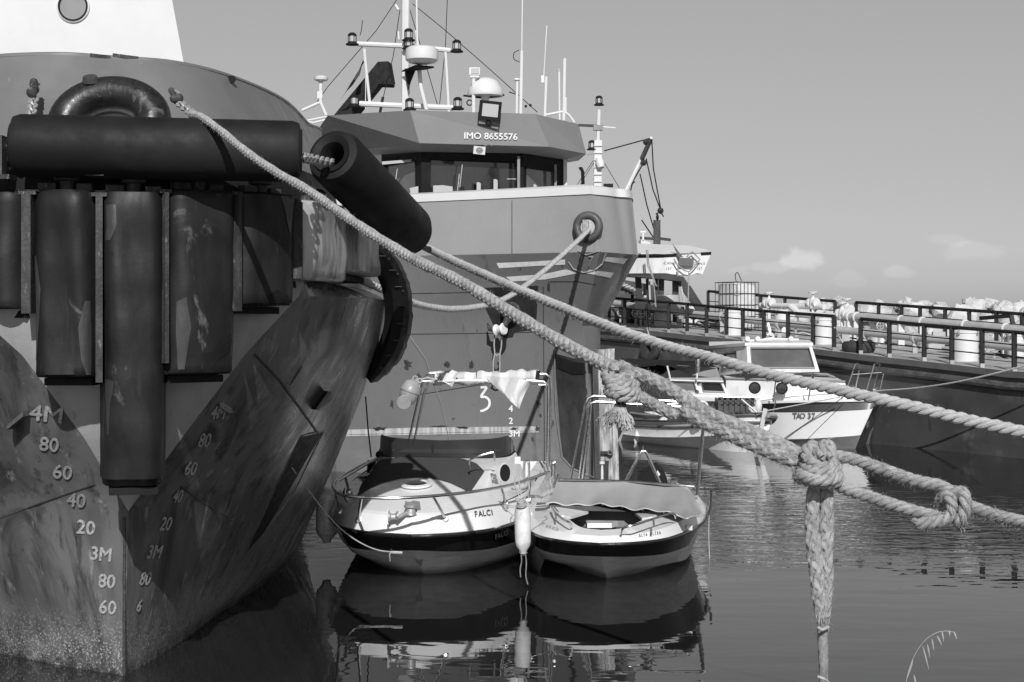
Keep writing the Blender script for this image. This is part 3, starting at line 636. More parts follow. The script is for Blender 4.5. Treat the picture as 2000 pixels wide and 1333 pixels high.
# hull seams
mb = MB()
for a in ([(600, 654), (800, 653), (970, 651), (1075, 648)], [(800, 574), (930, 571), (1000, 568)], [(800, 774), (1000, 742), (1062, 741)], [(640, 850), (860, 846), (1050, 842)], [(1061, 560), (1062, 700), (1064, 930)], [(1000, 392), (1000, 496)], [(1075, 550), (1130, 550), (1163, 556)]): line_on(BV2, a, .008, 14, mb=mb)
objs('plate_seam', mb, M['weld'], t2)
mb = MB()
line_on(BV2, [(796, 652), (830, 700), (862, 790), (882, 880)], .012, 12, .0, mb); obj('side_stringer', mb, M['hull2'], t2)
mb = patch(BV2, [(640, 841), (800, 836), (1052, 833)], [(640, 853), (800, 850), (1052, 845)], 60, 2, .006); obj('waterline_band', mb, M['streaky'], t2)
mb = MB()
for A, B in (([(970, 514), (1040, 511), (1104, 507)], [(975, 524), (1040, 520), (1104, 517)]), ([(988, 541), (1060, 536), (1106, 526)], [(1000, 550), (1065, 546), (1128, 534)]),
             ([(1184, 502), (1226, 505)], [(1178, 510), (1218, 516)]), ([(1152, 527), (1199, 533)], [(1141, 533), (1192, 543)])):
    patch(BV2, A, B, 14, 3, .006, mb)
objs('bow_chevron', mb, M['mark_white'], t2)
for i, (x, y, rx, ry) in enumerate(((797, 711, 9, 12), (873, 712, 6, 7), (921, 713, 6, 8), (818, 735, 5, 9), (1046, 742, 9, 3), (742, 838, 15, 4), (905, 836, 16, 3), (858, 833, 20, 2), (1050, 838, 5, 7), (1052, 790, 5, 8), (766, 790, 4, 10), (1020, 600, 3, 8), (1040, 858, 3, 6), (1056, 812, 3, 5), (690, 800, 6, 4), (1072, 560, 4, 12), (1004, 838, 9, 3))):
    mb = blob(BV2, x, y, rx, ry)
    if mb.f: obj('rust_patch', mb, M['black_worn'] if i in (5, 6, 16) else M['rusty'], t2)
# "3" emblem, draft marks, number
pts = [(929, 760), (950, 758), (940, 772), (939, 777), (950, 777), (957, 783), (955, 795), (947, 802), (936, 805)]
q = [Vector((*p, 0)) for p in pts]; cur = spl([(939, 757, 0), (950, 757, 0), (946, 765, 0), (940, 775, 0), (949, 776, 0), (956, 783, 0), (955, 794, 0), (947, 801, 0), (936, 804, 0)], 40)
mb = patch(BV2, [(a.x+(a-b).y*-2.3/((a-b).length+1e-6), a.y+(a-b).x*2.3/((a-b).length+1e-6)) for a, b in zip(cur, cur[1:])], [(a.x-(a-b).y*-2.3/((a-b).length+1e-6), a.y-(a-b).x*2.3/((a-b).length+1e-6)) for a, b in zip(cur, cur[1:])], 60, 2, .008); obj('bow_number', mb, M['mark_white'], t2, flat=True)
for s, x, y in (('3M', 1005, 848), ('2', 998, 823), ('4', 998, 799), ('8', 1000, 872)):
    mb = text_on(BV2, s, x, y, 12, 1, 0, off=.008, bold=.4); obj('draft_mark', mb, M['mark_white'], t2, flat=True, label='small white draft mark %s' % s)
# recess near the stem
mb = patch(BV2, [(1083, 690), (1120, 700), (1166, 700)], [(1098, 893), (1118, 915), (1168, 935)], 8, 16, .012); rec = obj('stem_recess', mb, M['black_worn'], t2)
mb = patch(BV2, [(1084, 692), (1120, 706), (1160, 712)], [(1089, 718), (1120, 731), (1160, 728)], 8, 4, .03); obj('recess_lip', mb, M['black'], t2)
mb = MB(); line_on(BV2, [(1083, 690), (1085, 800), (1098, 893), (1118, 915), (1168, 938)], .02, 10, mb=mb); obj('recess_frame', mb, M['hull2'], t2)
# hawse hole in the bow
pc = surf(1150, 444, BV2, .03) or P(1150, 444, 23.8)
mb = MB(); hn = Vector((-.28, -1, .05)).normalized(); mb.torus(pc, .175, .065, hn, 36, 12, 1.05); obj('bow_ring', mb, M['strake'], t2)
mb = MB(); mb.lathe([(.001, 0), (.135, 0), (.135, .012), (.001, .012)], pc, hn, 28); obj('bow_opening', mb, M['soffit'], t2)
mb = MB(); mb.box(pc+hn*.03+Vector((-.03, 0, .01)), (.09, .02, .20), (Vector((1, -.25, 0)).normalized(), hn, Vector((0, 0, 1)))); mb.box(pc+hn*.03+Vector((.045, 0, .0)), (.05, .02, .17)); objs('fitting_behind_opening', mb, M['galv'], t2)
mb = MB()
line_on(BV2, [(1110, 512), (1120, 526), (1140, 533), (1160, 529), (1176, 516), (1183, 496)], .014, 8, .0, mb); line_on(BV2, [(1128, 490), (1146, 498), (1172, 490)], .008, 8, .008, mb)
for a in ([(1137, 502), (1132, 518)], [(1150, 502), (1158, 502), (1150, 520)]): line_on(BV2, a, .01, 5, .006, mb)
objs('chafe_bar', mb, M['bul2'], t2)
# anchor pocket and anchor
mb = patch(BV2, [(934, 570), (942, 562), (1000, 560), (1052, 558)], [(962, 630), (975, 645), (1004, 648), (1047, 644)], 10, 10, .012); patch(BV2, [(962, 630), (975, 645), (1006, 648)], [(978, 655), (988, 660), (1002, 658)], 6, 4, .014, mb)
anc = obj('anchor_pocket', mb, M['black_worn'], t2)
mb = MB(); pc = surf(1000, 604, BV2, .08); mb.torus(pc, .13, .035, (-.2, -1, .1), 28, 10, .9); mb.lathe([(.001, 0), (.1, 0), (.1, -.02)], pc, (-.2, -1, .1), 20); mb.tube([pc, pc+Vector((-.1, -.12, -.25))], .05, 10)
mb.tube([surf(958, 626, BV2, .15), surf(966, 637, BV2, .28), surf(980, 641, BV2, .3), surf(990, 640, BV2, .3)], .03, 8, rs=[.01, .035, .035, .02]); obj('anchor', mb, M['rusty'], t2)
mb = MB(); c = surf(991, 637, BV2, .34)
mb.lathe([(.001, .07), (.085, .07), (.10, .05), (.07, .02), (.07, -.05), (.10, -.09), (.08, -.12), (.001, -.12)], c, (.8, -.6, .15), 14); obj('float_on_anchor', mb, M['white_dirty'], t2)
rp = MB()
for a in ([(977, 648), (976, 668), (977, 684), (974, 700), (974, 722)], [(991, 652), (990, 672), (987, 684), (987, 700), (986, 722)], [(977, 684), (981, 689), (987, 684)], [(970, 722), (980, 728), (992, 724)]): rp.tube([surf(x, y, BV2, .3) for x, y in a], .012, 6)
single('hanging_cord', rp, M['rope_pale'], 'thin pale double cord hanging from the anchor of the middle tug', 'cord')
# wheelhouse
def Q(px, py, d): return P(px, py, d)
zt, zb = 6.36, 5.80; wt = [Q(617, 259, 30.5), Q(640, 226, 28.8), Q(801, 216, 27.5), Q(1045, 223, 28.2), Q(1130, 243, 29.6)]; wb = [Q(690, 300, 30.2), Q(722, 290, 28.9), Q(819, 280, 27.6), Q(1073, 287, 28.4), Q(1145, 301, 29.8)]
wt += [Q(1120, 262, 33), Q(640, 250, 33)]; wb += [Q(1130, 314, 33), Q(640, 310, 33)]
wi = [Q(700, 302, 30.5), Q(745, 302, 29.3), Q(823, 297, 28.05), Q(1022, 300, 28.75), Q(1101, 312, 30.0), Q(1095, 320, 33), Q(660, 318, 33)]
mb = MB(); n = len(wt); mb.add(wt+wb, [(i, (i+1) % n, n+(i+1) % n, n+i) for i in range(n)]); obj('wheelhouse_visor', mb, M['visor'], t2, flat=True); BVV = mb.bvh()
mb = MB(); mb.add([p+Vector((0, 0, -.002)) for p in wb]+wi, [(i, (i+1) % n, n+(i+1) % n, n+i) for i in range(n)]); obj('soffit', mb, M['soffit'], t2, flat=True)
mb = MB(); mb.add([p-Vector((0, 0, .004)) for p in wt]+[Q(860, 222, 30.5)], [(i, (i+1) % n, n) for i in range(n)]); obj('wheelhouse_roof', mb, M['visor'], t2, flat=True)
mb = text_on(BVV, 'IMO 8655576', 958, 267, 12.5, 1.05, 1.5, off=.012, bold=.35); obj('ship_number', mb, M['mark_white'], t2, flat=True)
def wall(a, b, m_fr, panes, name='wall', z0=3.62):
    """wall segment with real openings: a,b top corners; panes = (f0, f1, ztop drop, zbottom)"""
    mb = MB(); gl = MB(); up = Vector((0, 0, 1)); L = b-a
    at = lambda f, z: Vector((a.x+L.x*f, a.y+L.y*f, z)); zt = min(a.z, b.z)+.01; nrm = Vector((L.y, -L.x, 0)).normalized()
    xs = [0]; 
    for f0, f1, z1, z2 in panes: xs += [f0, f1]
    xs.append(1)
    def pl(f0, f1, za, zb_): mb.prism([at(f0, za), at(f1, za), at(f1, zb_), at(f0, zb_)], -nrm*.09)
    for i in range(0, len(xs)-1, 2): pl(xs[i], xs[i+1], z0, zt)
    for f0, f1, z1, z2 in panes: pl(f0, f1, z0, z2); pl(f0, f1, z1, zt); mb.tube([at(f0+.004, z2)+nrm*.006, at(f1-.004, z2)+nrm*.006, at(f1-.004, z1)+nrm*.006, at(f0+.004, z1)+nrm*.006], .010, 6, closed=True); gl.prism([at(f0, z2)-nrm*.05, at(f1, z2)-nrm*.05, at(f1, z1)-nrm*.05, at(f0, z1)-nrm*.05], -nrm*.012)
    return mb, gl
segs = [(wi[1], wi[2], [(.05, .86, 5.52, 4.45)], 'glass_mid'), (wi[2], wi[3], [(.085, .93, 5.53, 4.5)], 'glass_dark'), (wi[3], wi[4], [(.06, .80, 5.46, 4.6)], 'glass_mid')]
for a, b, pn, g in segs:
    mb, gl = wall(a, b, None, pn); wl = obj('wheelhouse_wall', mb, M['black'], t2, flat=True); obj('window', gl, M[g], wl, flat=True)
mb = MB(); mb.bar(wi[4]+Vector((.03, 0, 0)), Vector((wi[4].x+.03, wi[4].y, 3.62)), .07); mb.bar(wi[4]+Vector((.03, .1, -.02)), wi[4]+Vector((.12, .1, .06)), .06); obj('corner_post', mb, M['white'], t2)
mb = MB(); mb.add([wi[4], wi[5], Vector((wi[5].x, wi[5].y, 3.62)), Vector((wi[4].x, wi[4].y, 3.62)), wi[1], Vector((wi[1].x, wi[1].y, 3.62)), wi[0], Vector((wi[0].x, wi[0].y, 3.62))], [(0, 1, 2, 3), (4, 5, 7, 6)]); obj('side_wall', mb, M['white'], t2, flat=True)
# things seen inside the window: pale consoles against the glass
mb = MB()
for x0, x1, y0 in ((846, 884, 362), (931, 939, 356), (964, 972, 350), (1042, 1048, 360)): mb.prism([Q(x0, 400, 28.0), Q(x1, 400, 28.0), Q(x1, y0+3, 28.0), Q((x0+x1)/2, y0, 28.0), Q(x0, y0+1, 28.0)], Vector((0, .02, 0)))
mb.prism([Q(746, 316, 28.35), Q(812, 311, 28.35), Q(813, 316, 28.35), Q(746, 322, 28.35)], Vector((0, .02, 0)))
mb.prism([Q(800, 368, 28.1), Q(817, 364, 28.1), Q(817, 385, 28.1), Q(803, 385, 28.1)], Vector((0, .02, 0)))
objs('blind', mb, M['soffit'], t2, flat=True)
mb = MB(); mb.bar(Q(1013, 306, 28.55), Q(1013, 375, 28.55), .05); mb.bar(Q(1085, 322, 29.6), Q(1085, 372, 29.6), .045); objs('curtain_rail', mb, M['grey'], t2)
mb = MB()
for (x0, y0), (x1, y1) in (((898, 366), (903, 322)), ((897, 340), (893, 380)), ((990, 350), (1008, 350)), ((770, 372), (776, 330))): mb.bar(Q(x0, y0, 28.2), Q(x1, y1, 28.2), .014)
objs('wiper', mb, M['galv'], t2)
# floodlight and horn
c = Q(957, 216, 27.9); mb = MB(); X = Vector((1, .12, -.09)).normalized(); N_ = Vector((.1, -1, -.12)).normalized(); Z = X.cross(N_).normalized()*-1
mb.box(c, (.40, .08, .34), (X, N_, Z)); mb.box(c-N_*.07, (.3, .08, .22), (X, N_, Z)); fl = obj('floodlight', mb, M['black'], t2, flat=True)
mb = MB(); mb.box(c+N_*.045, (.29, .02, .23), (X, N_, Z)); obj('lens', mb, M['lens'], fl, flat=True)
mb = MB(); 
for s in (-1, 1): mb.bar(c+X*.2*s-Z*.05, c+X*.19*s-Z*.27, .02)
mb.bar(c-X*.2-Z*.27, c+X*.2-Z*.27, .025); mb.ball(c-Z*.24+N_*-.03, .06, 10); obj('bracket', mb, M['black'], fl)
c = Q(936, 294, 27.55); mb = MB(); mb.box(c, (.21, .10, .14), (X, N_, Z)); hr = obj('horn_speaker', mb, M['white'], t2); mb = MB(); mb.lathe([(.055, 0), (.03, -.02), (.02, .0), (.001, .01)], c+N_*.055, N_, 14, 1.2, 1); mb.tube([c+X*.07+Z*.07, c+X*.16+Z*.13, c+X*.22+Z*.10], .008, 5); obj('horn_mouth', mb, M['grey'], hr)
# mast tops
def pole(pts, r, name='pole', m='white', par=t2, n=8): 
    mb = MB(); mb.tube(pts, r, n); return obj(name, mb, M[m], par)
def lamp(px, py, d, s=1, m='black'):
    c = Q(px, py, d); mb = MB(); k = .085*s
    mb.lathe([(.001, 2.3*k), (.5*k, 2.3*k), (k, 1.9*k), (k, 1.6*k), (.001, 1.6*k)], c, n=14); mb.lathe([(.001, .2*k), (k, .2*k), (1.1*k, -.1*k), (1.5*k, -.25*k), (1.5*k, -.5*k), (.001, -.5*k)], c, n=14)
    for j in range(6): q = 6.283*j/6; mb.bar(c+Vector((math.cos(q)*k*.93, math.sin(q)*k*.93, .1*k)), c+Vector((math.cos(q)*k*.93, math.sin(q)*k*.93, 1.7*k)), .012)
    l = obj('navigation_light', mb, M[m], t2); mb = MB(); mb.lathe([(.001, .2*k), (.78*k, .2*k), (.78*k, 1.6*k), (.001, 1.6*k)], c, n=14); obj('lamp_lens', mb, M['lens'], l)
D = 30.0
mast = pole([Q(794, -160, D), Q(792, 60, D), Q(792, 222, D)], .085, 'mast')
pole([Q(698, 86, D), Q(790, 90, D), Q(880, 99, D)], .05, 'crossbar', par=mast); pole([Q(702, 203, D), Q(790, 207, D), Q(886, 211, D)], .055, 'crossbar', par=mast)
for a, b in (((812, 60), (823, 135)), ((870, 100), (877, 222)), ((711, 96), (722, 200)), ((714, 96), (714, 214))): pole([Q(*a, D), Q(*b, D)], .03 if a[0] != 714 else .008, 'stay_tube')
pole([Q(815, 95, D-.3), Q(822, 170, D-.3), Q(833, 215, D-.3)], .04, 'stay_tube'); pole([Q(813, -50, D), Q(815, 95, D-.3)], .018, 'whip_aerial')
pole([Q(778, 20, D), Q(772, 10, D)], .03, 'mast_bracket'); pole([Q(778, 62, D), Q(779, 78, D)], .02, 'mast_bracket')
for q in ((688, 84), (798, 76), (798, 92), (892, 98), (692, 205), (800, 212), (894, 210)): lamp(*q, D-.15)
c = Q(824, 112, D-.6); mb = MB(); mb.lathe([(.001, .20), (.25, .19), (.31, .15), (.32, .02), (.31, -.06), (.26, -.10), (.12, -.13), (.001, -.13)], c, n=24); obj('radar_drum', mb, M['white'], t2)
mb = MB(); mb.prism([Q(785, 138, D-.2), Q(812, 127, D-.7), Q(848, 130, D-.6), Q(830, 134, D-.3)], Vector((0, 0, -.03))); mb.prism([Q(790, 134, D-.2), Q(812, 136, D-.2), Q(803, 158, D-.2), Q(797, 178, D-.2)], Vector((0, .04, 0))); obj('radar_bracket', mb, M['black'], t2)
c = Q(948, 180, D-1); mb = MB(); mb.lathe([(.001, .27), (.12, .26), (.23, .20), (.32, .05), (.34, -.04), (.33, -.08), (.001, -.09)], c, n=28); mb.lathe([(.09, -.09), (.05, -.2), (.05, -.45)], c, n=12); obj('satellite_dome', mb, M['white'], t2)
mb = text_on(mb.bvh(), 'NE', 978, 172, 7, .9, 10, off=.008); obj('dome_lettering', mb, M['grey'], t2, flat=True)
mb = MB(); mb.torus(Q(917, 201, D-1), .05, .012, (0, -1, 0), 16, 6); mb.tube([Q(905, 187, D-1), Q(945, 192, D-1), Q(985, 186, D-1)], .02, 6); obj('dome_cable', mb, M['black'], t2)
pole([Q(925, 150, D-1.2), Q(925, 222, D-1.2)], .035, 'lamp_post'); c = Q(927, 140, D-1.2); mb = MB(); mb.box(c, (.2, .1, .14)); mb.box(c-Vector((0, 0, .1)), (.17, .1, .04)); sl = obj('searchlight', mb, M['white'], t2); mb = MB(); mb.box(c+Vector((.01, -.055, 0)), (.15, .012, .10)); obj('lens', mb, M['lens'], sl)
pole([Q(1022, -140, D), Q(1019, 100, D)], .014, 'whip_aerial'); pole([Q(1019, 100, D), Q(1017, 225, D)], .035, 'aerial_post'); mb = MB(); mb.tube(spl([Q(1014, 98, D), Q(1004, 104, D), Q(1004, 116, D), Q(1016, 122, D)], 14), .008, 5); obj('aerial_cable', mb, M['black'], t2)
pole([Q(1068, 50, D), Q(1062, 150, D)], .012, 'whip_aerial'); pole([Q(1067, 150, D), Q(1064, 228, D)], .03, 'aerial_post'); pole([Q(1103, 115, D), Q(1101, 236, D)], .035, 'aerial_post'); pole([Q(1092, 140, D), Q(1093, 235, D)], .022, 'aerial_post'); pole([Q(1010, 158, D), Q(1009, 222, D)], .028, 'aerial_post')
mb = MB(); mb.lathe([(.001, .05), (.06, .04), (.065, .01), (.03, 0), (.02, -.05)], Q(1009, 158, D), n=14); mb.lathe([(.001, .04), (.04, .03), (.03, 0)], Q(1091, 139, D), n=12); mb.box(Q(1060, 155, D), (.06, .05, .14)); objs('aerial_head', mb, M['white'], t2)
pole([Q(1066, 225, D), Q(1102, 218, D), Q(1112, 226, D), Q(1122, 240, D)], .025, 'roof_rail'); pole([Q(1105, 190, D), Q(1105, 222, D)], .022, 'roof_rail')
pole([Q(626, 160, D), Q(626, 200, D), Q(637, 226, D)], .035, 'aerial_post'); pole([Q(626, 200, D), Q(590, 216, D)], .03, 'roof_rail'); pole([Q(640, 228, D), Q(600, 236, D), Q(612, 240, D), Q(638, 234, D)], .02, 'roof_rail')
mb = MB(); mb.lathe([(.001, .07), (.09, .06), (.14, .02), (.13, -.02), (.03, -.06), (.03, -.14)], Q(627, 155, D), n=18); mb.box(Q(625, 186, D), (.1, .06, .14)); objs('aerial_head', mb, M['white'], t2)
mb = MB()
for a in ([(778, -5), (735, 60), (640, 170), (612, 210)], [(806, 8), (870, 60), (950, 130), (1050, 220)], [(800, 18), (815, 68), (850, 190), (857, 215)], [(781, 20), (768, 110), (745, 205)], [(876, -60), (870, 90), (858, 210)], [(703, 70), (706, 60), (708, 40)]): mb.tube([Q(*p, D+.1) for p in a], .008, 5)
objs('rigging_wire', mb, M['black'], t2)
mb = MB(); mb.ball(Q(1027, 180+28, D+.1), .03, 6); mb.ball(Q(1036, 206, D+.1), .03, 6); mb.bar(Q(994, 180, D), Q(1012, 186, D), .02); mb.bar(Q(742, 222, D), Q(748, 190, D), .05); objs('turnbuckle', mb, M['black'], t2)
mb = MB(); mb.prism([Q(738, 121, 31.6), Q(758, 120, 31.6), Q(765, 160, 31.6), Q(742, 163, 31.6), Q(692, 225, 31.6), Q(640, 240, 31.6)], Vector((.05, .35, 0))); mb.prism([Q(738, 160, 31.5), Q(768, 161, 31.5), Q(766, 165, 31.5), Q(738, 164, 31.5)], Vector((0, .5, 0))); obj('crane_boom', mb, M['black'], t2, flat=True)
mb = MB(); rows = []
for j in range(9):
    f = j/8; a = Q(lerp(708, 703, f), lerp(118, 148, f), 31.2); b = Q(lerp(712, 664, f), lerp(122, 196, f), 31.2+.12*math.sin(f*7)); rows.append([a.lerp(b, i/8)+Vector((0, .05*math.sin(i*1.3+f*4), 0)) for i in range(9)])
mb.grid(rows); single('flag', mb, M['band'], 'dark pennant hanging limp behind the mast of the middle tug', 'flag')
# foredeck mast to the right
D = 26.5
fm = pole([Q(1170, 215, D), Q(1168, 275, D)], .035, 'foremast'); mb = MB(); mb.bar(Q(1168, 275, D), Q(1167, 375, D), .13, .12); 
for y in range(285, 372, 14): mb.bar(Q(1159, y, D-.08), Q(1176, y, D-.08), .012)
obj('mast_trunk', mb, M['white'], fm)
lampm = [(1170, 203, .7), (1156, 290, .7)]
for x, y, s in lampm: lamp(x, y, D, s)
mb = MB(); mb.bar(Q(1132, 245, D+2), Q(1177, 247, D), .05); mb.box(Q(1168, 250, D), (.16, .1, .09)); mb.bar(Q(1147, 303, D), Q(1160, 300, D), .02); obj('yard', mb, M['grey'], fm); mb = MB(); mb.bar(Q(1177, 248, D), Q(1202, 250, D), .02); mb.lathe([(.001, .1), (.06, .08), (.08, 0), (.06, -.1), (.001, -.1)], Q(1172, 320, D-.1), (.2, -.3, -1), 12); objs('yard_tip', mb, M['white'], fm)
mb = MB(); mb.tube([Q(1139, 372, D), Q(1138, 336, D), Q(1135, 329, D), Q(1131, 330, D)], .03, 8); obj('vent_pipe', mb, M['black'], t2)
mb = MB(); mb.box(Q(1188, 366, D), (.16, .12, .11)); mb.bar(Q(1179, 377, D), Q(1198, 377, D), .03); obj('deck_box', mb, M['black'], t2)
mb = MB()
for a, b in (((1160, 312), (1120, 372)), ((1160, 318), (1126, 372)), ((1180, 318), (1216, 378))): mb.bar(Q(*a, D), Q(*b, D), .01)
objs('mast_stay', mb, M['black'], fm)
# timber pile with iron cleats
D = 21.2; pz = lambda x, y: P(x, y, D)
pile = thing('timber_pile', 'weathered square timber pile with flaking grey faces standing beside the middle tug', 'pile', (pz(1187, 900).x, D, 0))
rows = []
for i in range(26):
    y = lerp(684, 1010, i/25); cx = lerp(1168, 1176, i/25); w_ = lerp(32, 34, i/25); j = lambda a=.5: random.uniform(-a, a)
    rows.append([pz(cx+j(), y), pz(cx+w_+j(), y-(1 if i else 3)), pz(cx+w_+2, y)+Vector((0, .28, 0)), pz(cx-4, y)+Vector((0, .3, 0)), pz(cx-7+j(), y)+Vector((0, .12, 0))])
mb = MB(); mb.grid(rows, True, True); obj('post', mb, M['wood'], pile, sharp=20)
mb = MB(); mb.grid([[pz(lerp(1195, 1200, i/10)+random.uniform(-1, 1), y)-Vector((0, .03, 0)), pz(lerp(1205, 1211, i/10), y)-Vector((0, .02, 0)), pz(lerp(1206, 1211, i/10), y)+Vector((0, .2, 0))] for i, y in enumerate([785+23*k for k in range(11)])]); obj('plank', mb, M['wood'], pile)
mb = MB(); mb.grid([[pz(x0, y), pz(x0+9, y), pz(x0+9, y)+Vector((0, .2, 0)), pz(x0, y)+Vector((0, .2, 0))] for x0, y in ((1157, 700), (1160, 850), (1166, 1010))], True, True); obj('painted_shade_side', mb, M['wood_dark'], pile)  # left face of the pile, its shade painted as darker timber
mb = MB(); mb.bar(pz(1173, 884)-Vector((0, .03, 0)), pz(1194, 885)-Vector((0, .03, 0)), .05, .04); mb.torus(pz(1191, 884)-Vector((0, .06, 0)), .03, .012, (0, -1, .3), 16, 6)
for x, y in ((1185, 733), (1187, 812), (1180, 746)): mb.torus(pz(x, y)-Vector((0, .02, 0)), .025, .01, (.3, -1, 0), 14, 6)
mb.bar(pz(1181, 900)-Vector((0, .015, 0)), pz(1180, 1000)-Vector((0, .015, 0)), .11, .02); obj('iron_fitting', mb, M['black_worn'], pile)
mb = MB(); mb.lathe([(.001, .03), (.035, .02), (.035, -.01), (.012, -.02), (.018, -.1), (.018, -.33)], P(1176, 905, 19.0), n=12); 
LAMPROD = mb
# ---------------------------------------------------------------- small boats in front
def mirror_loft(T, lines, n=30):
    """lines of (u,v,z) control points from the bow aft, keel first; returns MB over both sides"""
    sm = [spl(l, n) for l in lines]; mb = MB()
    for s in (1, -1): mb.grid([[T(p.x, s*p.y, p.z) for p in l] for l in sm])
    return mb
def tub(pts, r, parent, name, m='chrome', n=8, seg=0):
    mb = MB(); pts = [Vector(p) for p in pts]; mb.tube(spl(pts, seg) if seg else pts, r, n); return obj(name, mb, M[m], parent)
# --- white cabin boat
O = Vector((-.98, 14.9, 0)); ax = Vector((.080, 1, 0)).normalized(); lt = Vector((ax.y, -ax.x, 0))
def TF(u, v, z): return O+ax*u+lt*v+Vector((0, 0, z))
fb = thing('motorboat', 'small white cabin motorboat lettered FALCI, with smoked windscreen and dark deck mat', 'motorboat', TF(2.5, 0, 0))
keel = [(1.7, 0, -.35), (2.3, 0, -.4), (3.5, 0, -.4), (4.8, 0, -.35)]
stem = [(.92, 0, .0), (1.6, .2, -.25), (3, .5, -.3), (4.8, .6, -.3)]
chin = [(.50, 0, .21), (.60, .34, .23), (1.05, .70, .17), (2.3, .98, .06), (4.8, 1.0, .02)]
blk = [(.24, 0, .34), (.36, .46, .32), (.85, .80, .30), (2.1, 1.08, .30), (4.8, 1.1, .33)]
rub = [(0, 0, .515), (.16, .46, .52), (.62, .84, .53), (2.0, 1.16, .55), (4.8, 1.18, .62)]
mb = mirror_loft(TF, [keel, stem, chin]); obj('underwater_hull', mb, M['antifoul_caustic'], fb)
mb = mirror_loft(TF, [stem, [(.72, 0, .10), (.95, .22, .09), (1.6, .55, .02), (2.7, .80, -.05), (4.8, .85, -.08)], chin, blk]); obj('lower_hull', mb, M['antifoul_caustic'], fb)
mb = mirror_loft(TF, [blk, rub]); obj('hull', mb, M['gel_black'], fb); BVFB = mb.bvh()
mb = MB(); 
for s in (1, -1): mb.tube([TF(p.x-.01, s*p.y*1.005, p.z) for p in spl(rub, 40)], .022, 8)
obj('rubbing_strake', mb, M['gel_black'], fb)
top1 = [(.07, 0, .70), (.22, .40, .70), (.66, .77, .71), (2.0, 1.08, .74), (4.8, 1.10, .80)]
top2 = [(.12, 0, .725), (.26, .37, .725), (.68, .73, .735), (2.0, 1.02, .77), (4.8, 1.05, .83)]
in1 = [(.70, 0, .87), (.74, .3, .862), (.92, .60, .825), (1.6, .80, .78), (2.9, .93, .74)]
in2 = [(1.6, 0, .99), (1.6, .3, .985), (1.66, .55, .965), (2.1, .70, 1.0), (2.9, .80, 1.075)]
in3 = [(2.25, 0, 1.055), (2.25, .3, 1.055), (2.27, .48, 1.05), (2.45, .62, 1.06), (2.9, .74, 1.10)]
mb = mirror_loft(TF, [rub, top1, top2]); obj('topside', mb, M['gel'], fb); A1 = mb
mb = mirror_loft(TF, [[(p[0], p[1], p[2]) for p in top2[:4]]+[(2.9, 1.03, .785)], in1, in2, in3, [(2.9, 0, 1.11), (2.9, .2, 1.11), (2.9, .4, 1.11), (2.9, .55, 1.11), (2.9, .70, 1.105)]]); obj('foredeck', mb, M['gel'], fb)
al = MB(); al.add(A1.v, A1.f); al.add(mb.v, mb.f); BF = al.bvh()
mb = MB(); mb.grid([[TF(2.9, v, z0) for v, z0 in ((-.93, .74), (-.8, 1.075), (-.5, 1.11), (0, 1.11), (.5, 1.11), (.8, 1.075), (.93, .74))], [TF(2.92, v, .35) for v in (-.93, -.8, -.5, 0, .5, .8, .93)]]); obj('cabin_bulkhead', mb, M['gel'], fb); BCS = BF
mb = MB(); mb.grid([[TF(4.8, v, z) for v in (-1.1, -.5, .5, 1.1)] for z in (-.3, .3, .80)]); obj('transom', mb, M['gel'], fb)
mb = MB(); 
for s in (1, -1): mb.grid([[TF(u, s*1.04, .79) for u in (2.85, 4.1, 4.8)], [TF(u, s*.92, .80) for u in (2.85, 4.1, 4.8)], [TF(u, s*.90, .3) for u in (2.85, 4.1, 4.8)]])
mb.grid([[TF(3.3, v, .35) for v in (-.9, .9)], [TF(4.8, v, .35) for v in (-.9, .9)]]); obj('cockpit', mb, M['white_dirty'], fb)
# deck mat: one cut sheet that arches round the hatch
mat_lo = [(697, 973), (716, 958), (745, 945), (780, 936), (815, 933), (850, 936), (880, 945), (905, 957), (917, 965)]
mat_hi = [(712, 930), (722, 910), (748, 898), (790, 894), (830, 893), (870, 894), (905, 898), (930, 906), (946, 922)]
mb = patch(BF, mat_hi, mat_lo, 36, 10, .008); mb = max(islands(mb), key=lambda q: len(q.f)); obj('deck_mat', mb, M['mat_dark'], fb)
pc = surf(813, 950, BF, .012); 
bvn = BF.ray_cast(CAMP, (pc-CAMP).normalized())[1]; bvn = bvn if bvn.z > 0 else -bvn
mb = MB(); mb.lathe([(.165, 0), (.165, .02), (.128, .028), (.122, .012)], pc, bvn, 36); ht = obj('hatch_frame', mb, M['gel'], fb)
mb = MB(); mb.lathe([(.001, .03), (.09, .026), (.124, .01)], pc, bvn, 30); obj('hatch_glass', mb, M['glass_dark'], ht)
mb = MB()
for k in range(10): q = 6.283*k/10; u_ = bvn.cross(Vector((1, 0, 0))).normalized(); w_ = bvn.cross(u_); mb.ball(pc+bvn*.024+(u_*math.cos(q)+w_*math.sin(q))*.146, .006, 6)
objs('hatch_screw', mb, M['grey'], ht)
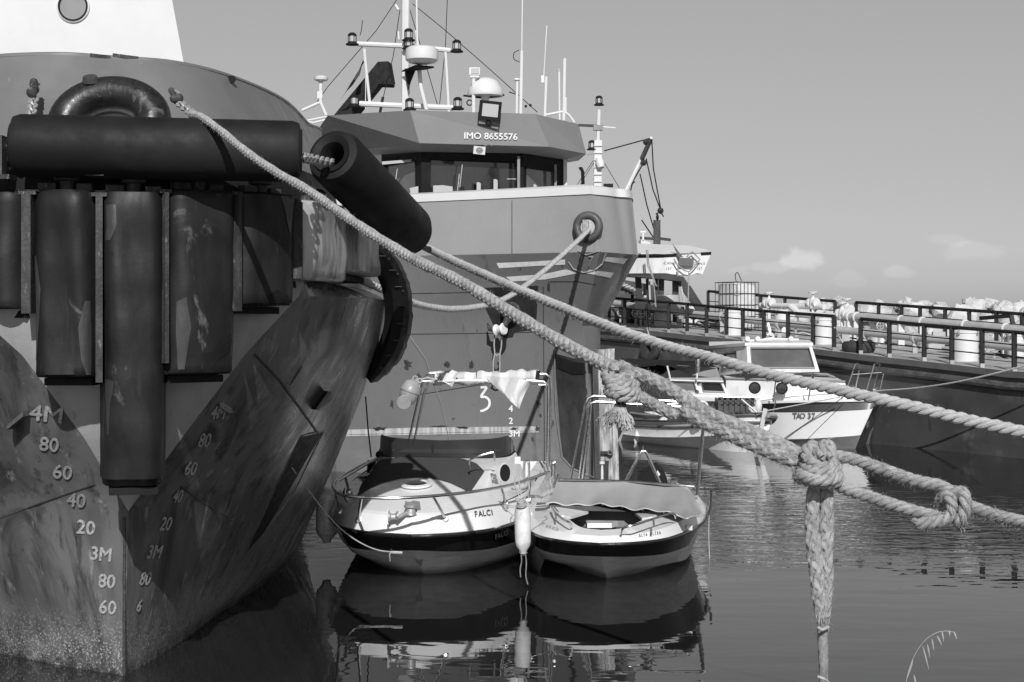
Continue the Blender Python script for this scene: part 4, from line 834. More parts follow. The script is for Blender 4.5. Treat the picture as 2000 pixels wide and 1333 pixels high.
# windscreen
ws = MB(); rows = []
wpath = spl([TF(2.95, -.80, 1.10), TF(2.62, -.73, 1.07), TF(2.38, -.55, 1.05), TF(2.30, -.2, 1.05), TF(2.30, .2, 1.05), TF(2.38, .55, 1.05), TF(2.62, .73, 1.07), TF(2.95, .78, 1.09)], 60)
hts = [(0, .05), (.06, .15), (.15, .205), (.3, .205), (.5, .185), (.7, .20), (.85, .20), (.94, .12), (1, .01)]
for f in (0, .35, .7, 1): rows.append([p+Vector((0, .10*f, (itp(hts, i/60)+.02)*f)) for i, p in enumerate(wpath)])
ws.grid(rows); scn = obj('windscreen', ws, M['tint'], fb)
mb = MB(); mb.tube([p-Vector((0, 0, .005)) for p in wpath], .012, 6); mb.bar(wpath[28], wpath[28]+Vector((0, .09, .16)), .03, .012); obj('windscreen_trim', mb, M['black'], scn)
# portholes, flags, lettering
p = BCS.ray_cast(CAMP, Vector(((985-1000)/F, 1, -(925-HY)/F)).normalized())[0]
if p is None: p = P(985, 925, 17.6)
eu = [(985+12.5*math.cos(R(180-18*k)), 925-20*math.sin(R(180-18*k))) for k in range(11)]; ed_ = [(985+12.5*math.cos(R(180-18*k)), 925+20*math.sin(R(180-18*k))) for k in range(11)]
fu = [(985+(x-985)*.80, 925+(y-925)*.84) for x, y in eu]; fd = [(985+(x-985)*.80, 925+(y-925)*.84) for x, y in ed_]
mb = patch(BCS, eu, ed_, 20, 14, .006); ph = obj('side_porthole_rim', mb, M['tao'], fb); mb = patch(BCS, fu, fd, 20, 14, .012); obj('side_porthole_glass', mb, M['black'], ph)
def flag_(bv, quad, cx, cy, s, par):
    mb = patch(bv, quad[0], quad[1], 10, 5, .006); f = obj('flag_sticker', mb, M['grey'], par, flat=True); mb = MB()
    o, i_ = [], []
    for k in range(17): a = R(40+k*17.5); o.append((cx+s*math.cos(a), cy-s*math.sin(a))); i_.append((cx+s*.25+s*.76*math.cos(a), cy-s*.76*math.sin(a)))
    patch(bv, o, i_, 16, 1, .010, mb)
    st = []
    for k in range(11): a = R(36*k+90); r_ = s*.42 if k % 2 == 0 else s*.18; st.append((cx+s*1.35+r_*math.cos(a), cy-r_*math.sin(a)))
    patch(bv, st, [(cx+s*1.35, cy)]*11, 10, 1, .010, mb); obj('crescent_and_star', mb, M['gel'], f, flat=True)
flag_(BF, ([(791, 980), (800, 982), (808, 979), (820, 981)], [(791, 997), (800, 996), (808, 998), (822, 997)]), 802, 990, 5.2, fb)
flag_(BCS, ([(957, 926), (961, 925), (965, 928), (968, 927)], [(961, 945), (965, 944), (969, 947), (973, 946)]), 963, 936, 4.0, fb)
for i, c in enumerate('FALCI'):
    x = itp([(0, 930), (1, 938.5), (2, 946), (3, 954), (4, 961)], i); mb = text_on(BF, c, x-1, 1006-i*.95, 10.5, .82, -8, -.02, off=.008, bold=.25); obj('hull_letter', mb, M['letter'], fb, flat=True)
for i, c in enumerate('FALCI'):
    x = itp([(0, 968), (1, 974), (2, 979.5), (3, 985.5), (4, 990)], i); mb = text_on(BFB if False else BVFB, c, x, 1048-i*2.0, 8, .75, -22, .35, off=.008, bold=.2); obj('hull_letter', mb, M['soffit'], fb, flat=True)
# pulpit
rail = [Pz(*q) for q in ((748, 892, 1.05), (700, 912, .99), (662, 935, .96), (651, 948, .95), (654, 958, .95), (668, 967, .95), (705, 972, .94), (780, 973, .94), (860, 968, .94), (950, 957, .94), (1010, 944, .95), (1072, 922, .96))]
mb = MB(); mb.tube(spl(rail, 70), .016, 8); pul = obj('bow_rail', mb, M['chrome'], fb)
for a, b in (((706, 972, .94), (702, 1016, .62)), ((845, 969, .94), (869, 1014, .62)), ((655, 958, .95), (666, 1000, .66)), ((673, 928, .97), (682, 962, .78)), ((978, 950, .94), (986, 984, .70)), ((1036, 934, .95), (1030, 976, .72))):
    A_, B_ = Pz(*a), surf(b[0], b[1], BF, .012) or Pz(*b); mb = MB(); mb.tube([A_, A_.lerp(B_, .55)+Vector((0, -.01, .01)), B_], .014, 8); st = obj('stanchion', mb, M['chrome'], pul); mb = MB(); mb.lathe([(.001, .018), (.028, .012), (.034, -.004)], B_, (0, -1, .4), 14); obj('foot', mb, M['chrome'], st)
tub([Pz(660, 940, .99), Pz(720, 905, 1.02), Pz(745, 893, 1.06)], .014, fb, 'bow_rail')
# bow roller, windlass, searchlight, hand rail
c = (surf(772, 1014, BF, .05) or Pz(772, 1016, .69))+Vector((0, -.03, .01)); mb = MB(); mb.lathe([(.055, -.05), (.055, -.035), (.035, -.02), (.035, .02), (.055, .035), (.055, .05)], c, (1, .1, 0), 16); mb.bar(c+Vector((-.05, 0, -.10)), c+Vector((-.05, .05, .07)), .012, .06); obj('bow_roller', mb, M['galv'], fb)
c = surf(802, 1006, BF, .0) or Pz(802, 1004, .75); mb = MB(); mb.lathe([(.06, 0), (.05, .03), (.045, .06), (.065, .075), (.065, .095), (.03, .11), (.001, .11)], c, n=18); mb.tube([c+Vector((-.04, -.02, .02)), c+Vector((-.13, -.1, -.02))], .022, 8); obj('windlass', mb, M['galv'], fb)
c = Pz(741, 892, 1.06); mb = MB(); mb.ball(c+Vector((0, 0, .02)), .045, 12); mb.box(c+Vector((-.04, .05, -.12)), (.2, .1, .14)); mb.tube([c, c-Vector((0, 0, .15))], .014, 6); obj('bow_lamp', mb, M['black'], fb); 
tub([Pz(918, 917, 1.03), Pz(917, 901, 1.12), Pz(932, 892, 1.16), Pz(962, 884, 1.2), Pz(965, 888, 1.18), Pz(966, 900, 1.1)], .011, fb, 'hand_rail', seg=24)
c = Pz(1011, 899, 1.14); mb = MB(); mb.box(c, (.06, .08, .07)); obj('side_light', mb, M['white_dirty'], fb)
tub([Pz(1024, 945, .85), Pz(1024, 905, 1.1), Pz(1030, 901, 1.12), Pz(1033, 908, 1.08), Pz(1033, 940, .85)], .014, fb, 'grab_rail', seg=20); tub([Pz(1076, 935, .85), Pz(1077, 905, 1.07), Pz(1080, 902, 1.08), Pz(1083, 908, 1.05), Pz(1083, 935, .85)], .014, fb, 'grab_rail', seg=20)
for a, y in (((982, 985), .7), ):
    mb = MB(); mb.torus(surf(982, 992, BF, .02) or Pz(982, 992, .65), .035, .012, (0, -1, 0), 16, 6, .6); obj('fairlead', mb, M['chrome'], fb)
# whip aerial
tub([P(725, 893, 17.4), P(719, 840, 17.5), P(714, 775, 17.6)], .008, fb, 'whip_aerial', 'black')
# awning frame
D = 18.6
tub([P(797, 868, D), P(822, 760, D), P(834, 733, D), P(845, 729, D), P(860, 730, D)], .014, fb, 'awning_frame', seg=30); tub([P(808, 868, D-.3), P(828, 770, D-.3), P(836, 748, D-.3), P(848, 744, D-.3), P(1040, 744, D-.3), P(1062, 746, D-.3), P(1071, 754, D-.3), P(1071, 800, D-.3), P(1069, 900, D-.5), P(1075, 922, D-.5)], .015, fb, 'awning_frame', seg=0)
tub([P(845, 729, D), P(1050, 731, D), P(1066, 731, D), P(1075, 738, D), P(1076, 760, D), P(1072, 920, D)], .014, fb, 'awning_frame')
for i, (a, b) in enumerate((((823, 745), (870, 743)), ((1058, 746), (1073, 760)), ((1044, 752), (1070, 752)))): tub([P(*a, D-.1), P(*b, D-.1)], .007, fb, 'frame_brace')
# rolled striped awning cloth with a hanging corner
def stripes(name, sx):
    m = mat(name, .72, .62, .85, (4, 4, 4), bump=.25, bscale=14); n = m.node_tree; b = n.nodes['Principled BSDF']; src = b.inputs['Base Color'].links[0].from_socket
    tc = n.nodes.new('ShaderNodeTexCoord'); mp = n.nodes.new('ShaderNodeMapping'); mp.inputs['Rotation'].default_value = (0, R(sx), 0); n.links.new(tc.outputs['Object'], mp.inputs[0])
    wv = n.nodes.new('ShaderNodeTexWave'); wv.bands_direction = 'X'; wv.inputs['Scale'].default_value = 1.5; wv.inputs['Distortion'].default_value = 1.2; n.links.new(mp.outputs[0], wv.inputs[0])
    r_ = n.nodes.new('ShaderNodeMapRange'); r_.interpolation_type = 'SMOOTHSTEP'; r_.inputs[1].default_value = .3; r_.inputs[2].default_value = .7; n.links.new(wv.outputs[0], r_.inputs[0])
    x = n.nodes.new('ShaderNodeMix'); x.data_type = 'RGBA'; n.links.new(r_.outputs[0], x.inputs[0]); n.links.new(src, x.inputs[6]); x.inputs[7].default_value = (.5, .5, .5, 1); n.links.new(x.outputs[2], b.inputs['Base Color']); return m
M['stripe'] = stripes('striped_awning_cloth', 0); M['stripe2'] = stripes('striped_awning_corner', -24)
aw = thing('awning_cloth', 'pale striped awning cloth rolled on the steel frame above the white cabin boat', 'awning', P(950, 740, D-.2))
rows = []; cl = spl([P(850, 738, D-.15), P(900, 739, D-.15), P(960, 740, D-.15), P(1010, 737, D-.15), P(1052, 736, D-.15)], 70)
for i, p in enumerate(cl):
    r_ = .078+.008*math.sin(i*.7)+.006*random.random(); rows.append([p+Vector((0, math.cos(q)*r_*1.1, math.sin(q)*r_*(1+.12*math.sin(3*q+i*.3)))) for q in [6.283*j/14 for j in range(14)]])
mb = MB(); mb.grid(rows, True, True); obj('rolled_cloth', mb, M['stripe'], aw)
rows = []
for i in range(15):
    f = i/14; A_ = P(lerp(943, 1010, f), lerp(733, 796, f), D-.35); B_ = P(lerp(1045, 1014, f**.7), lerp(744, 799, f**1.2), D-.28)
    rows.append([A_.lerp(B_, j/14)+Vector((0, -.05*math.sin(3.1*j/14)*(1-f)+.02*math.sin(j*.9+f*5), -.05*math.sin(3.14*j/14)*math.sin(3.14*min(1, f*1.4))*.6)) for j in range(15)])
mb = MB(); mb.grid(rows); obj('hanging_corner', mb, M['stripe2'], aw)
rows = []
for i in range(9):
    f = i/8; A_ = P(lerp(851, 858, f), lerp(729, 741, f), D-.30); B_ = P(lerp(895, 883, f), lerp(729, 756, f), D-.32); rows.append([A_.lerp(B_, j/8)+Vector((0, -.03*math.sin(j*.8), 0)) for j in range(9)])
mb = MB(); mb.grid(rows); obj('hanging_corner', mb, M['stripe2'], aw)
mb = MB(); 
for x in (931, 936): mb.torus(P(x, 739, D-.15), .078, .006, (1, 0, 0), 20, 5)
mb.bar(P(1046, 735, D-.22), P(1054, 736, D-.22), .05, .14); objs('tie_band', mb, M['black'], aw)
# buoy and paddle float tied to the frame
bu = thing('mooring_buoy', 'grey egg-shaped plastic buoy tied to the awning frame of the white cabin boat', 'buoy', P(800, 766, D-.4))
axb = Vector((.35, 0, 1)).normalized(); mb = MB(); mb.lathe([(.001, .145), (.04, .142), (.09, .11), (.115, .05), (.125, .015), (.125, .0), (.115, -.01), (.112, -.06), (.085, -.13), (.04, -.165), (.001, -.17)], P(801, 765, D-.4), axb, 26); obj('body', mb, M['buoy'], bu)
mb = MB(); mb.torus(P(811, 740, D-.4), .028, .012, (0, -1, 0), 16, 6); mb.torus(P(820, 744, D-.4), .024, .010, (0, -1, .2), 16, 6); obj('eye', mb, M['buoy'], bu)
mb = MB(); c = P(789, 786, D-.5); mb.lathe([(.001, .01), (.085, .008), (.09, 0), (.085, -.008), (.001, -.01)], c, (.3, -1, -.3), 24); mb.torus(c, .05, .01, (.3, -1, -.3), 16, 6); single('float_disc', mb, M['buoy'], 'small grey disc float hanging just under the grey egg-shaped buoy', 'float')
mb = MB(); mb.tube(spl([P(812, 741, D-.4), P(826, 741, D-.35), P(834, 738, D-.3), P(846, 741, D-.3), P(858, 742, D-.3)], 16), .012, 6); mb.ball(P(850, 748, D-.35), .04, 10); single('lashing', mb, M['rope_pale'], 'short lashing that holds the buoy to the awning frame', 'lashing')
# --- open boat with grey canvas
O2 = Vector((.83, 14.62, 0)); ax2 = Vector((.14, 1, 0)).normalized(); lt2 = Vector((ax2.y, -ax2.x, 0))
def TA(u, v, z): return O2+ax2*u+lt2*v+Vector((0, 0, z))
ab = thing('motorboat', 'small open white motorboat lettered ALYA ELISA, with a dark hull band', 'motorboat', TA(2.3, 0, 0))
rub2 = [(0, 0, .475), (.12, .36, .48), (.52, .68, .485), (1.5, .94, .50), (2.8, .97, .52), (3.7, .82, .54)]
blk2 = [(.20, 0, .33), (.32, .34, .32), (.74, .64, .30), (1.6, .86, .29), (2.8, .88, .30), (3.7, .75, .31)]
ch2 = [(.50, 0, .20), (.60, .28, .22), (.95, .55, .17), (1.7, .76, .08), (2.8, .80, .03), (3.7, .7, 0)]
st2 = [(.93, 0, .0), (1.3, .12, -.10), (1.9, .26, -.22), (3, .45, -.25), (3.7, .5, -.25)]
mb = mirror_loft(TA, [[(1.3, 0, -.2), (2, 0, -.3), (3, 0, -.3), (3.7, 0, -.3)], st2, [(.72, 0, .10), (.95, .18, .09), (1.5, .42, .02), (3, .7, -.06), (3.7, .65, -.08)], ch2, blk2]); obj('lower_hull', mb, M['antifoul_caustic'], ab)
mb = mirror_loft(TA, [blk2, rub2]); obj('hull', mb, M['gel_black'], ab)
mb = MB()
for s in (1, -1): mb.tube([TA(p.x-.008, s*p.y*1.006, p.z) for p in spl(rub2, 40)], .018, 8)
obj('rubbing_strake', mb, M['gel_black'], ab)
t21 = [(.05, 0, .55), (.17, .30, .555), (.54, .60, .575), (1.5, .86, .61), (2.8, .88, .63), (3.7, .74, .64)]
t22 = [(.26, 0, .58), (.34, .20, .59), (.72, .36, .615), (1.45, .60, .65), (2.8, .70, .67), (3.7, .60, .68)]
mb = mirror_loft(TA, [rub2, t21, t22]); obj('foredeck', mb, M['gel'], ab); BA = mb.bvh()
well = [(.42, 0, .47), (.48, .14, .47), (.8, .3, .47), (1.45, .56, .45), (2.8, .66, .42), (3.7, .56, .42)]
mb = mirror_loft(TA, [t22, well]); obj('bow_well', mb, M['cockpit'], ab)
mb = mirror_loft(TA, [well, [(.42, 0, .47), (.6, 0, .47), (.9, 0, .47), (1.5, 0, .45), (2.8, 0, .42), (3.7, 0, .42)]]); obj('well_floor', mb, M['cockpit'], ab)
mb = MB(); mb.grid([[TA(3.7, v, z) for v in (-.75, 0, .75)] for z in (-.2, .3, .60)]); obj('transom', mb, M['gel'], ab)
# white side seats & cushion with console bulkhead
for s in (1, -1):
    mb = MB(); mb.prism([TA(.85, s*.36, .60), TA(1.30, s*.22, .60), TA(1.4, s*.58, .63), TA(.9, s*.46, .61)] if s < 0 else [TA(.85, .36, .60), TA(.9, .46, .61), TA(1.4, .60, .63), TA(1.30, .26, .60)], Vector((0, 0, .025))); obj('bow_seat', mb, M['gel'], ab)
cx = Pz(1175, 1030, .49); mb = MB(); mb.prism([cx+Vector(q) for q in ((-.15, -.06, 0), (.10, -.06, 0), (.17, .10, 0), (.14, .13, 0), (-.11, .13, 0), (-.16, .06, 0))], Vector((0, 0, .05))); obj('bow_cushion', mb, M['gel'], ab)
mb = MB(); mb.grid([[TA(1.45, v, .45) for v in (-.56, 0, .56)], [TA(1.52, v, .655) for v in (-.70, 0, .70)]]); mb.grid([[TA(1.30, v, .63) for v in (-.78, -.4, 0, .4, .78)], [TA(1.62, v, .67) for v in (-.8, -.4, 0, .4, .8)]]); obj('console', mb, M['cockpit'], ab)
# canvas
cv = thing('canvas_cover', 'grey canvas cover with a pale wavy hem over the windscreen of the open boat', 'canvas cover', TA(1.7, 0, .8))
topl = [Pz(1088, 938, .88), Pz(1160, 939, .89), Pz(1260, 944, .89), Pz(1336, 953, .87), Pz(1350, 962, .82), Pz(1368, 990, .70)]
botl = [Pz(1068, 986, .665), Pz(1150, 985, .675), Pz(1240, 993, .68), Pz(1330, 1006, .68), Pz(1343, 1013, .67), Pz(1371, 1005, .64)]
T_, B_ = [resample(x, .03) for x in (topl, botl)]; n = 70
g_ = lambda L, f: L[min(int(f*(len(L)-1)), len(L)-2)].lerp(L[min(int(f*(len(L)-1)), len(L)-2)+1], f*(len(L)-1)-min(int(f*(len(L)-1)), len(L)-2))
ts = [0, .25, .55, .83, .88, 1]
def at6(L, f):
    k = max(i for i in range(5) if ts[i] <= f); return L[k].lerp(L[k+1], (f-ts[k])/(ts[k+1]-ts[k]))
rows = []
for j in range(13):
    f = j/12; rows.append([at6(topl, i/n).lerp(at6(botl, i/n), f)+Vector((0, -.012*math.sin(i*.45+f*3)*f, (.012*math.sin(i*.62)+.010*math.sin(i*.27+1))*f*f+(-.03*math.sin(3.14*f)))) for i in range(n+1)])
mb = MB(); mb.grid(rows); obj('cover', mb, M['canvas'], cv)
mb = MB(); mb.tube(rows[-1], .006, 5); obj('hem', mb, M['white'], cv)
mb = MB(); mb.grid([[p for p in rows[0]], [p+Vector((0, .35, -.03)) for p in rows[0]], [p+Vector((0, .42, -.3)) for p in rows[0]]]); obj('cover_top', mb, M['canvas'], cv)
mb = MB()
for i in range(6, 60, 9): mb.ball(rows[-1][i]+Vector((0, .02, -.015)), .008, 6)
objs('press_stud', mb, M['chrome'], cv)
tub([Pz(1090, 937, .89), Pz(1220, 940, .90), Pz(1300, 946, .90), Pz(1356, 951, .88)], .012, ab, 'screen_rail')
tub([P(1222, 940, 17.5), P(1250, 888, 17.5), P(1254, 882, 17.5), P(1260, 882, 17.5), P(1264, 888, 17.5), P(1290, 946, 17.5)], .018, ab, 'ski_arch'); tub([P(1256, 882, 17.5), P(1256, 871, 17.5)], .006, ab, 'ski_pin')
# bow rails
for L_, ft in (([(1077, 990, .70), (1083, 1000, .69), (1100, 1015, .66), (1113, 1022, .65), (1118, 1034, .57)], [(1084, 1001, .69, 1086, 1013)]), ([(1213, 1042, .58), (1219, 1031, .64), (1245, 1024, .67), (1300, 1006, .70), (1316, 1004, .70), (1320, 1012, .65)], [(1276, 1014, .69, 1277, 1026)])):
    tub([Pz(*q) for q in L_], .012, ab, 'bow_rail', seg=30)
    for a in ft: tub([Pz(a[0], a[1], a[2]), Pz(a[3], a[4], .66)], .010, ab, 'rail_foot')
for i, c in enumerate('ALYA ELİSA'):
    if c != ' ': mb = text_on(BA, c, 1249+i*4.35, 1047.5-i*.62, 6.0, .55, -8, off=.006, bold=.05); obj('hull_letter', mb, M['letter'], ab, flat=True)
for i, c in enumerate('ALYA ELİSA'):
    if c != ' ': mb = text_on(BA, c, 1068+i*2.4, 1029+i*.75, 6, .36, 14, .3, off=.006); obj('hull_letter', mb, M['letter'], ab, flat=True)
c = surf(1343, 1033, BA, .02) or Pz(1343, 1033, .6); mb = MB(); mb.box(c, (.06, .05, .05)); mb.ball(c+Vector((-.02, -.01, -.02)), .02, 8); obj('side_light', mb, M['white'], ab); c = Pz(1049, 1010, .56); mb = MB(); mb.ball(c, .03, 8); mb.bar(c, c+Vector((.05, 0, .05)), .02); obj('bow_cleat', mb, M['chrome'], ab)
mb = MB(); mb.torus(P(1160, 1103, 15.45), .022, .007, (.5, -1, 0), 14, 6, .6); mb.torus(P(1158, 1098, 15.42), .016, .006, (1, -.3, 0), 14, 6); obj('bow_eye', mb, M['galv'], ab)
mb = LAMPROD; obj('stern_light_pole', mb, M['white'], ab)
# awning hoops of the open boat
D = 18.2
tub([P(1113, 940, D+.4), P(1143, 790, D+.4), P(1150, 778, D+.4), P(1160, 774, D+.4), P(1340, 786, D+.3), P(1372, 790, D), P(1380, 800, D)], .018, ab, 'awning_frame'); tub([P(1131, 938, D), P(1149, 798, D), P(1155, 788, D), P(1165, 785, D), P(1340, 796, D)], .018, ab, 'awning_frame'); tub([P(1138, 938, D-.2), P(1152, 815, D-.2), P(1154, 790, D-.2)], .017, ab, 'awning_frame')
tub([P(1340, 796, D), P(1366, 800, D-.1), P(1373, 812, D-.2), P(1372, 860, D-.6), P(1361, 968, D-1.2)], .020, ab, 'awning_frame'); tub([P(1361, 970, D-1.3), P(1372, 850, D-.7)], .022, ab, 'awning_frame')
mb = MB(); c = P(1284, 938, 18.7); nx = Vector((1, 0, 0))
mb.prism([c+Vector(q) for q in ((-.16, 0, -.15), (-.20, 0, .02), (-.12, 0, .12), (-.01, 0, .18), (.06, 0, .12), (.12, 0, -.0), (.15, 0, -.15))], Vector((.03, .38, 0))); om = obj('outboard_motor', mb, M['black'], ab); mb = MB(); mb.prism([c+Vector(q) for q in ((-.035, -.01, .06), (.0, -.01, .12), (.035, -.01, .07), (.0, -.01, .03))], Vector((0, -.006, 0))); obj('motor_sticker', mb, M['white'], om)
tub([P(1389, 958, 17.0), P(1388, 985, 16.8), P(1385, 1000, 16.7), P(1378, 1010, 16.6)], .016, ab, 'boarding_ladder', 'chrome', seg=10); tub([P(1385, 1005, 16.8), P(1384, 1040, 16.8), P(1386, 1100, 16.8)], .006, ab, 'hanging_line', 'rope_pale')
# fenders & lines
def fender(pt, pb, d, r, m, name='boat_fender', label='', grp='boat fenders', taper=.35, dtop=None):
    a, b = P(*pt, dtop or d), P(*pb, d); L = (a-b).length; t = (a-b)/L; mb = MB()
    mb.lathe([(.001, 0), (r*.35, .0), (r*.45, .06*L), (r*.9, .16*L), (r, .25*L), (r*1.02, .5*L), (r, .8*L), (r*.9, .9*L), (r*.4, .97*L), (r*.3, L), (.001, L)], b, t, 24); return single(name, mb, M[m], label, 'fender', grp)
fender((1020, 984), (1022, 1082), 15.0, .078, 'fender_white', label='dirty white sausage fender hanging between the two small boats')
fender((640, 955), (638, 1060), 16.6, .118, 'fender_caustic', label='grey fender with painted caustics hanging between the foreground tug and the white cabin boat')
fender((1252, 822), (1241, 868), 32.2, .07, 'fender_white', label='small white fender hanging on the side of the low pale boat, leaning')
mb = MB()
for a in ([(1020, 988), (1012, 965), (1005, 945), (1009, 930)], [(1020, 988), (1027, 968), (1034, 955), (1030, 940)], [(1019, 988), (1017, 960), (1012, 935)], [(985, 985), (1020, 990), (1072, 986)], [(985, 988), (1015, 993), (1066, 991)], [(984, 990), (1000, 1005), (1016, 1012)], [(1068, 990), (1066, 975), (1078, 955), (1074, 940), (1080, 930)]): mb.tube(spl([P(x, y, 15.0) for x, y in a], 14), .006, 5)
for k in range(5): mb.torus(P(1018+random.uniform(-4, 4), 988-k*3, 14.95), .045, .007, (0, -.3, 1), 14, 5)
single('fender_lashing', mb, M['rope_pale'], 'tangle of thin pale cords tying the white sausage fender', 'cord')
mb = MB()
for a in ([(1017, 1080), (1019, 1095), (1016, 1112), (1017, 1128)], [(1026, 1080), (1028, 1100), (1027, 1125), (1031, 1142)], [(1014, 1078), (1022, 1085), (1030, 1079)]): mb.tube(spl([P(x, y, 15.0) for x, y in a], 12), .006, 5)
single('fender_tail', mb, M['rope_dirty'], 'frayed wet cord ends dangling under the white sausage fender', 'cord')
mb = MB(); mb.tube(spl([surf(567, 912, BV1, .02), P(600, 955, 14.2), P(650, 1018, 14.8), P(690, 1052, 15.2), P(735, 1074, 15.0), P(785, 1080, 14.9)], 60), .0065, 6); mb.tube([P(765, 1079, 14.9), P(786, 1080, 14.88)], .014, 6); mb.tube(spl([P(764, 1078, 15.2), P(761, 1084, 15.2), P(762, 1096, 15.25)], 6), .008, 5)
single('mooring_line', mb, M['rope_pale'], 'thin pale line drooping from the foreground tug to the white cabin boat', 'rope')

# ---------------------------------------------------------------- tanker barge
BO = Vector((7.79, 31.55, 0)); BE = Vector((.519, -.855, 0)); BN = Vector((.855, .519, 0))
def B(a, w_, z): return BO+BE*a+BN*w_+Vector((0, 0, z))
def bpx(px, w_):
    k = (px-1000)/F; return (k*(31.55+.519*w_)-7.79-.855*w_)/(.519+.855*k)
def bz(px, py, w_): d = B(bpx(px, w_), w_, 0).y; return H-(py-HY)/F*d
footy = [(1180, 640), (1220, 643), (1266, 646), (1304, 650), (1341, 655), (1379, 659), (1418, 661), (1451, 665), (1540, 676), (1629, 687), (1681, 693), (1737, 700), (1805, 707), (1859, 712), (1918, 720), (1981, 727), (2060, 737)]
ZD = sorted((bpx(x, .12), bz(x, y, .12)) for x, y in footy)
ZD = [(-30, ZD[0][1]+.7)]+[ZD[0]]+[ (sum(q[0] for q in ZD[i:i+3])/3, sum(q[1] for q in ZD[i:i+3])/3) for i in range(len(ZD)-2)]+[(14, 1.62)]
def zd(a): return itp(ZD, a)
bg_ = thing('tanker_barge', 'long dark barge with pale railed deck, pipes and hatches across the right', 'barge', B(-5, 3, 0))
As = [-30+i*.5 for i in range(89)]
mb = MB(); mb.grid([[B(a, .0, z if z < 1 else zd(a)) for a in As] for z in (-1, 0, .4, .9, 2)]); obj('hull', mb, M['barge'], bg_); BVG = mb.bvh()
mb = MB(); mb.grid([[B(a, .0, zd(a)+.02) for a in As], [B(a, .12, zd(a)+.015) for a in As], [B(a, 3, zd(a)+.06) for a in As], [B(a, 6.3, zd(a)+.1) for a in As]]); obj('deck', mb, M['deck'], bg_)
mb = MB(); mb.grid([[B(a, 0, zd(a)+.02) for a in As], [B(a, -.05, zd(a)+.02) for a in As], [B(a, -.06, zd(a)-.10) for a in As], [B(a, -.02, zd(a)-.12) for a in As]]); obj('deck_edge', mb, M['band'], bg_)
mb = MB(); mb.tube([B(a, -.02, zd(a)-.27) for a in As], .085, 10); obj('rubbing_strake', mb, M['strake'], bg_)
mb = MB(); mb.tube([B(a, 3.2, zd(a)+.02) for a in As], .05, 5); 
fr_top = [(1130, 573), (1200, 583), (1266, 588), (1340, 594), (1417, 602), (1480, 607), (1629, 618), (1681, 623), (1805, 635), (2000, 651), (2080, 658)]
def railing(pxs, top, w_, rtop, nm, drop, gap=None, lower=(.33, .66), foot=None):
    tp = [B(bpx(x, w_), w_, bz(x, itp(top, x), w_)) for x in pxs]
    out = []
    mb = MB(); run = []
    mb.tube([p for p in tp], rtop, 8); t = obj('top_rail', mb, M['rail'], bg_, label=nm+' top rail')
    for f in lower:
        mb = MB(); mb.tube([Vector((p.x, p.y, lerp(p.z, zd(bpx(x, w_))+.04, f))) for p, x in zip(tp, pxs)], .014, 6); obj('lower_rail', mb, M['rail'], bg_)
    for p, x in zip(tp, pxs):
        mb = MB(); z0 = zd(bpx(x, w_))+.02; mb.bar(p, Vector((p.x, p.y, z0+.07)), .085, .07); po = obj('rail_post', mb, M['rail'], bg_)
        mb = MB(); mb.bar(Vector((p.x, p.y, z0+.07)), Vector((p.x, p.y, z0-.03)), .08, .07); obj('post_foot', mb, M['grey'] if x < 1640 else M['deck'], po)
railing([1150, 1190, 1220, 1266, 1306, 1342, 1380, 1419, 1451, 1492, 1539, 1588, 1629], fr_top, .12, .035, 'front rail', .8)
railing([1681, 1737, 1805, 1859, 1918, 1981, 2045, 2110], fr_top, .12, .035, 'front rail', .8)
rr_top = [(1380, 569), (1480, 577), (1635, 589), (1740, 596), (2000, 614), (2080, 619)]
railing([1383, 1415, 1455, 1486, 1533, 1586, 1631], [(1380, 569), (1480, 577), (1631, 589)], 6.0, .04, 'far rail', .8)
railing([1672, 1716, 1761, 1797, 1846, 1893, 1946, 1996, 2050], [(1672, 591), (2000, 614), (2060, 618)], 6.0, .04, 'far rail', .8)
# pipes
def bp(px, py, w_): a = bpx(px, w_); return B(a, w_, bz(px, py, w_))
mb = MB(); mb.tube([bp(x, y, 1.5) for x, y in ((1190, 591), (1300, 606), (1340, 612), (1420, 620), (1480, 628), (1585, 637), (1640, 645), (1740, 655), (1830, 664), (1900, 670), (2000, 680), (2080, 690))], .085, 12); obj('deck_pipe', mb, M['pipe'], bg_)
mb = MB(); mb.tube([bp(x, y, 2.6) for x, y in ((1649, 619), (1720, 623), (1800, 629), (1900, 637), (2000, 646), (2080, 653))], .10, 12); obj('deck_pipe', mb, M['pipe'], bg_)
mb = MB(); mb.tube([bp(x, y, 3.4) for x, y in ((1485, 597), (1530, 598), (1600, 599), (1610, 600))], .075, 12); mb.tube([bp(x, y, 3.3) for x, y in ((1545, 599), (1562, 614), (1600, 618), (1660, 620))], .09, 10); mb.tube([bp(x, y, 3.4) for x, y in ((1180, 598), (1240, 600), (1245, 601))], .07, 8); objs('manifold_pipe', mb, M['white'], bg_)
for x, y in ((1410, 618), (1522, 634), (1690, 652), (1787, 660), (1880, 668)):
    c = bp(x, y, 1.5); mb = MB(); mb.lathe([(.12, -.03), (.12, .03)], c, BE, 14); mb.bar(c, Vector((c.x, c.y, zd(bpx(x, 1.5)))), .10, .05); obj('pipe_support', mb, M['pipe'], bg_)
for x, y in ((1660, 619), (1673, 620), (1760, 627), (1802, 630), (1885, 636), (1964, 643)):
    c = bp(x, y, 2.6); mb = MB(); mb.lathe([(.13, -.02), (.13, .02)], c, BE, 16); mb.bar(c, Vector((c.x, c.y+.02, zd(bpx(x, 2.6)))), .14, .1); obj('pipe_flange', mb, M['white'], bg_)
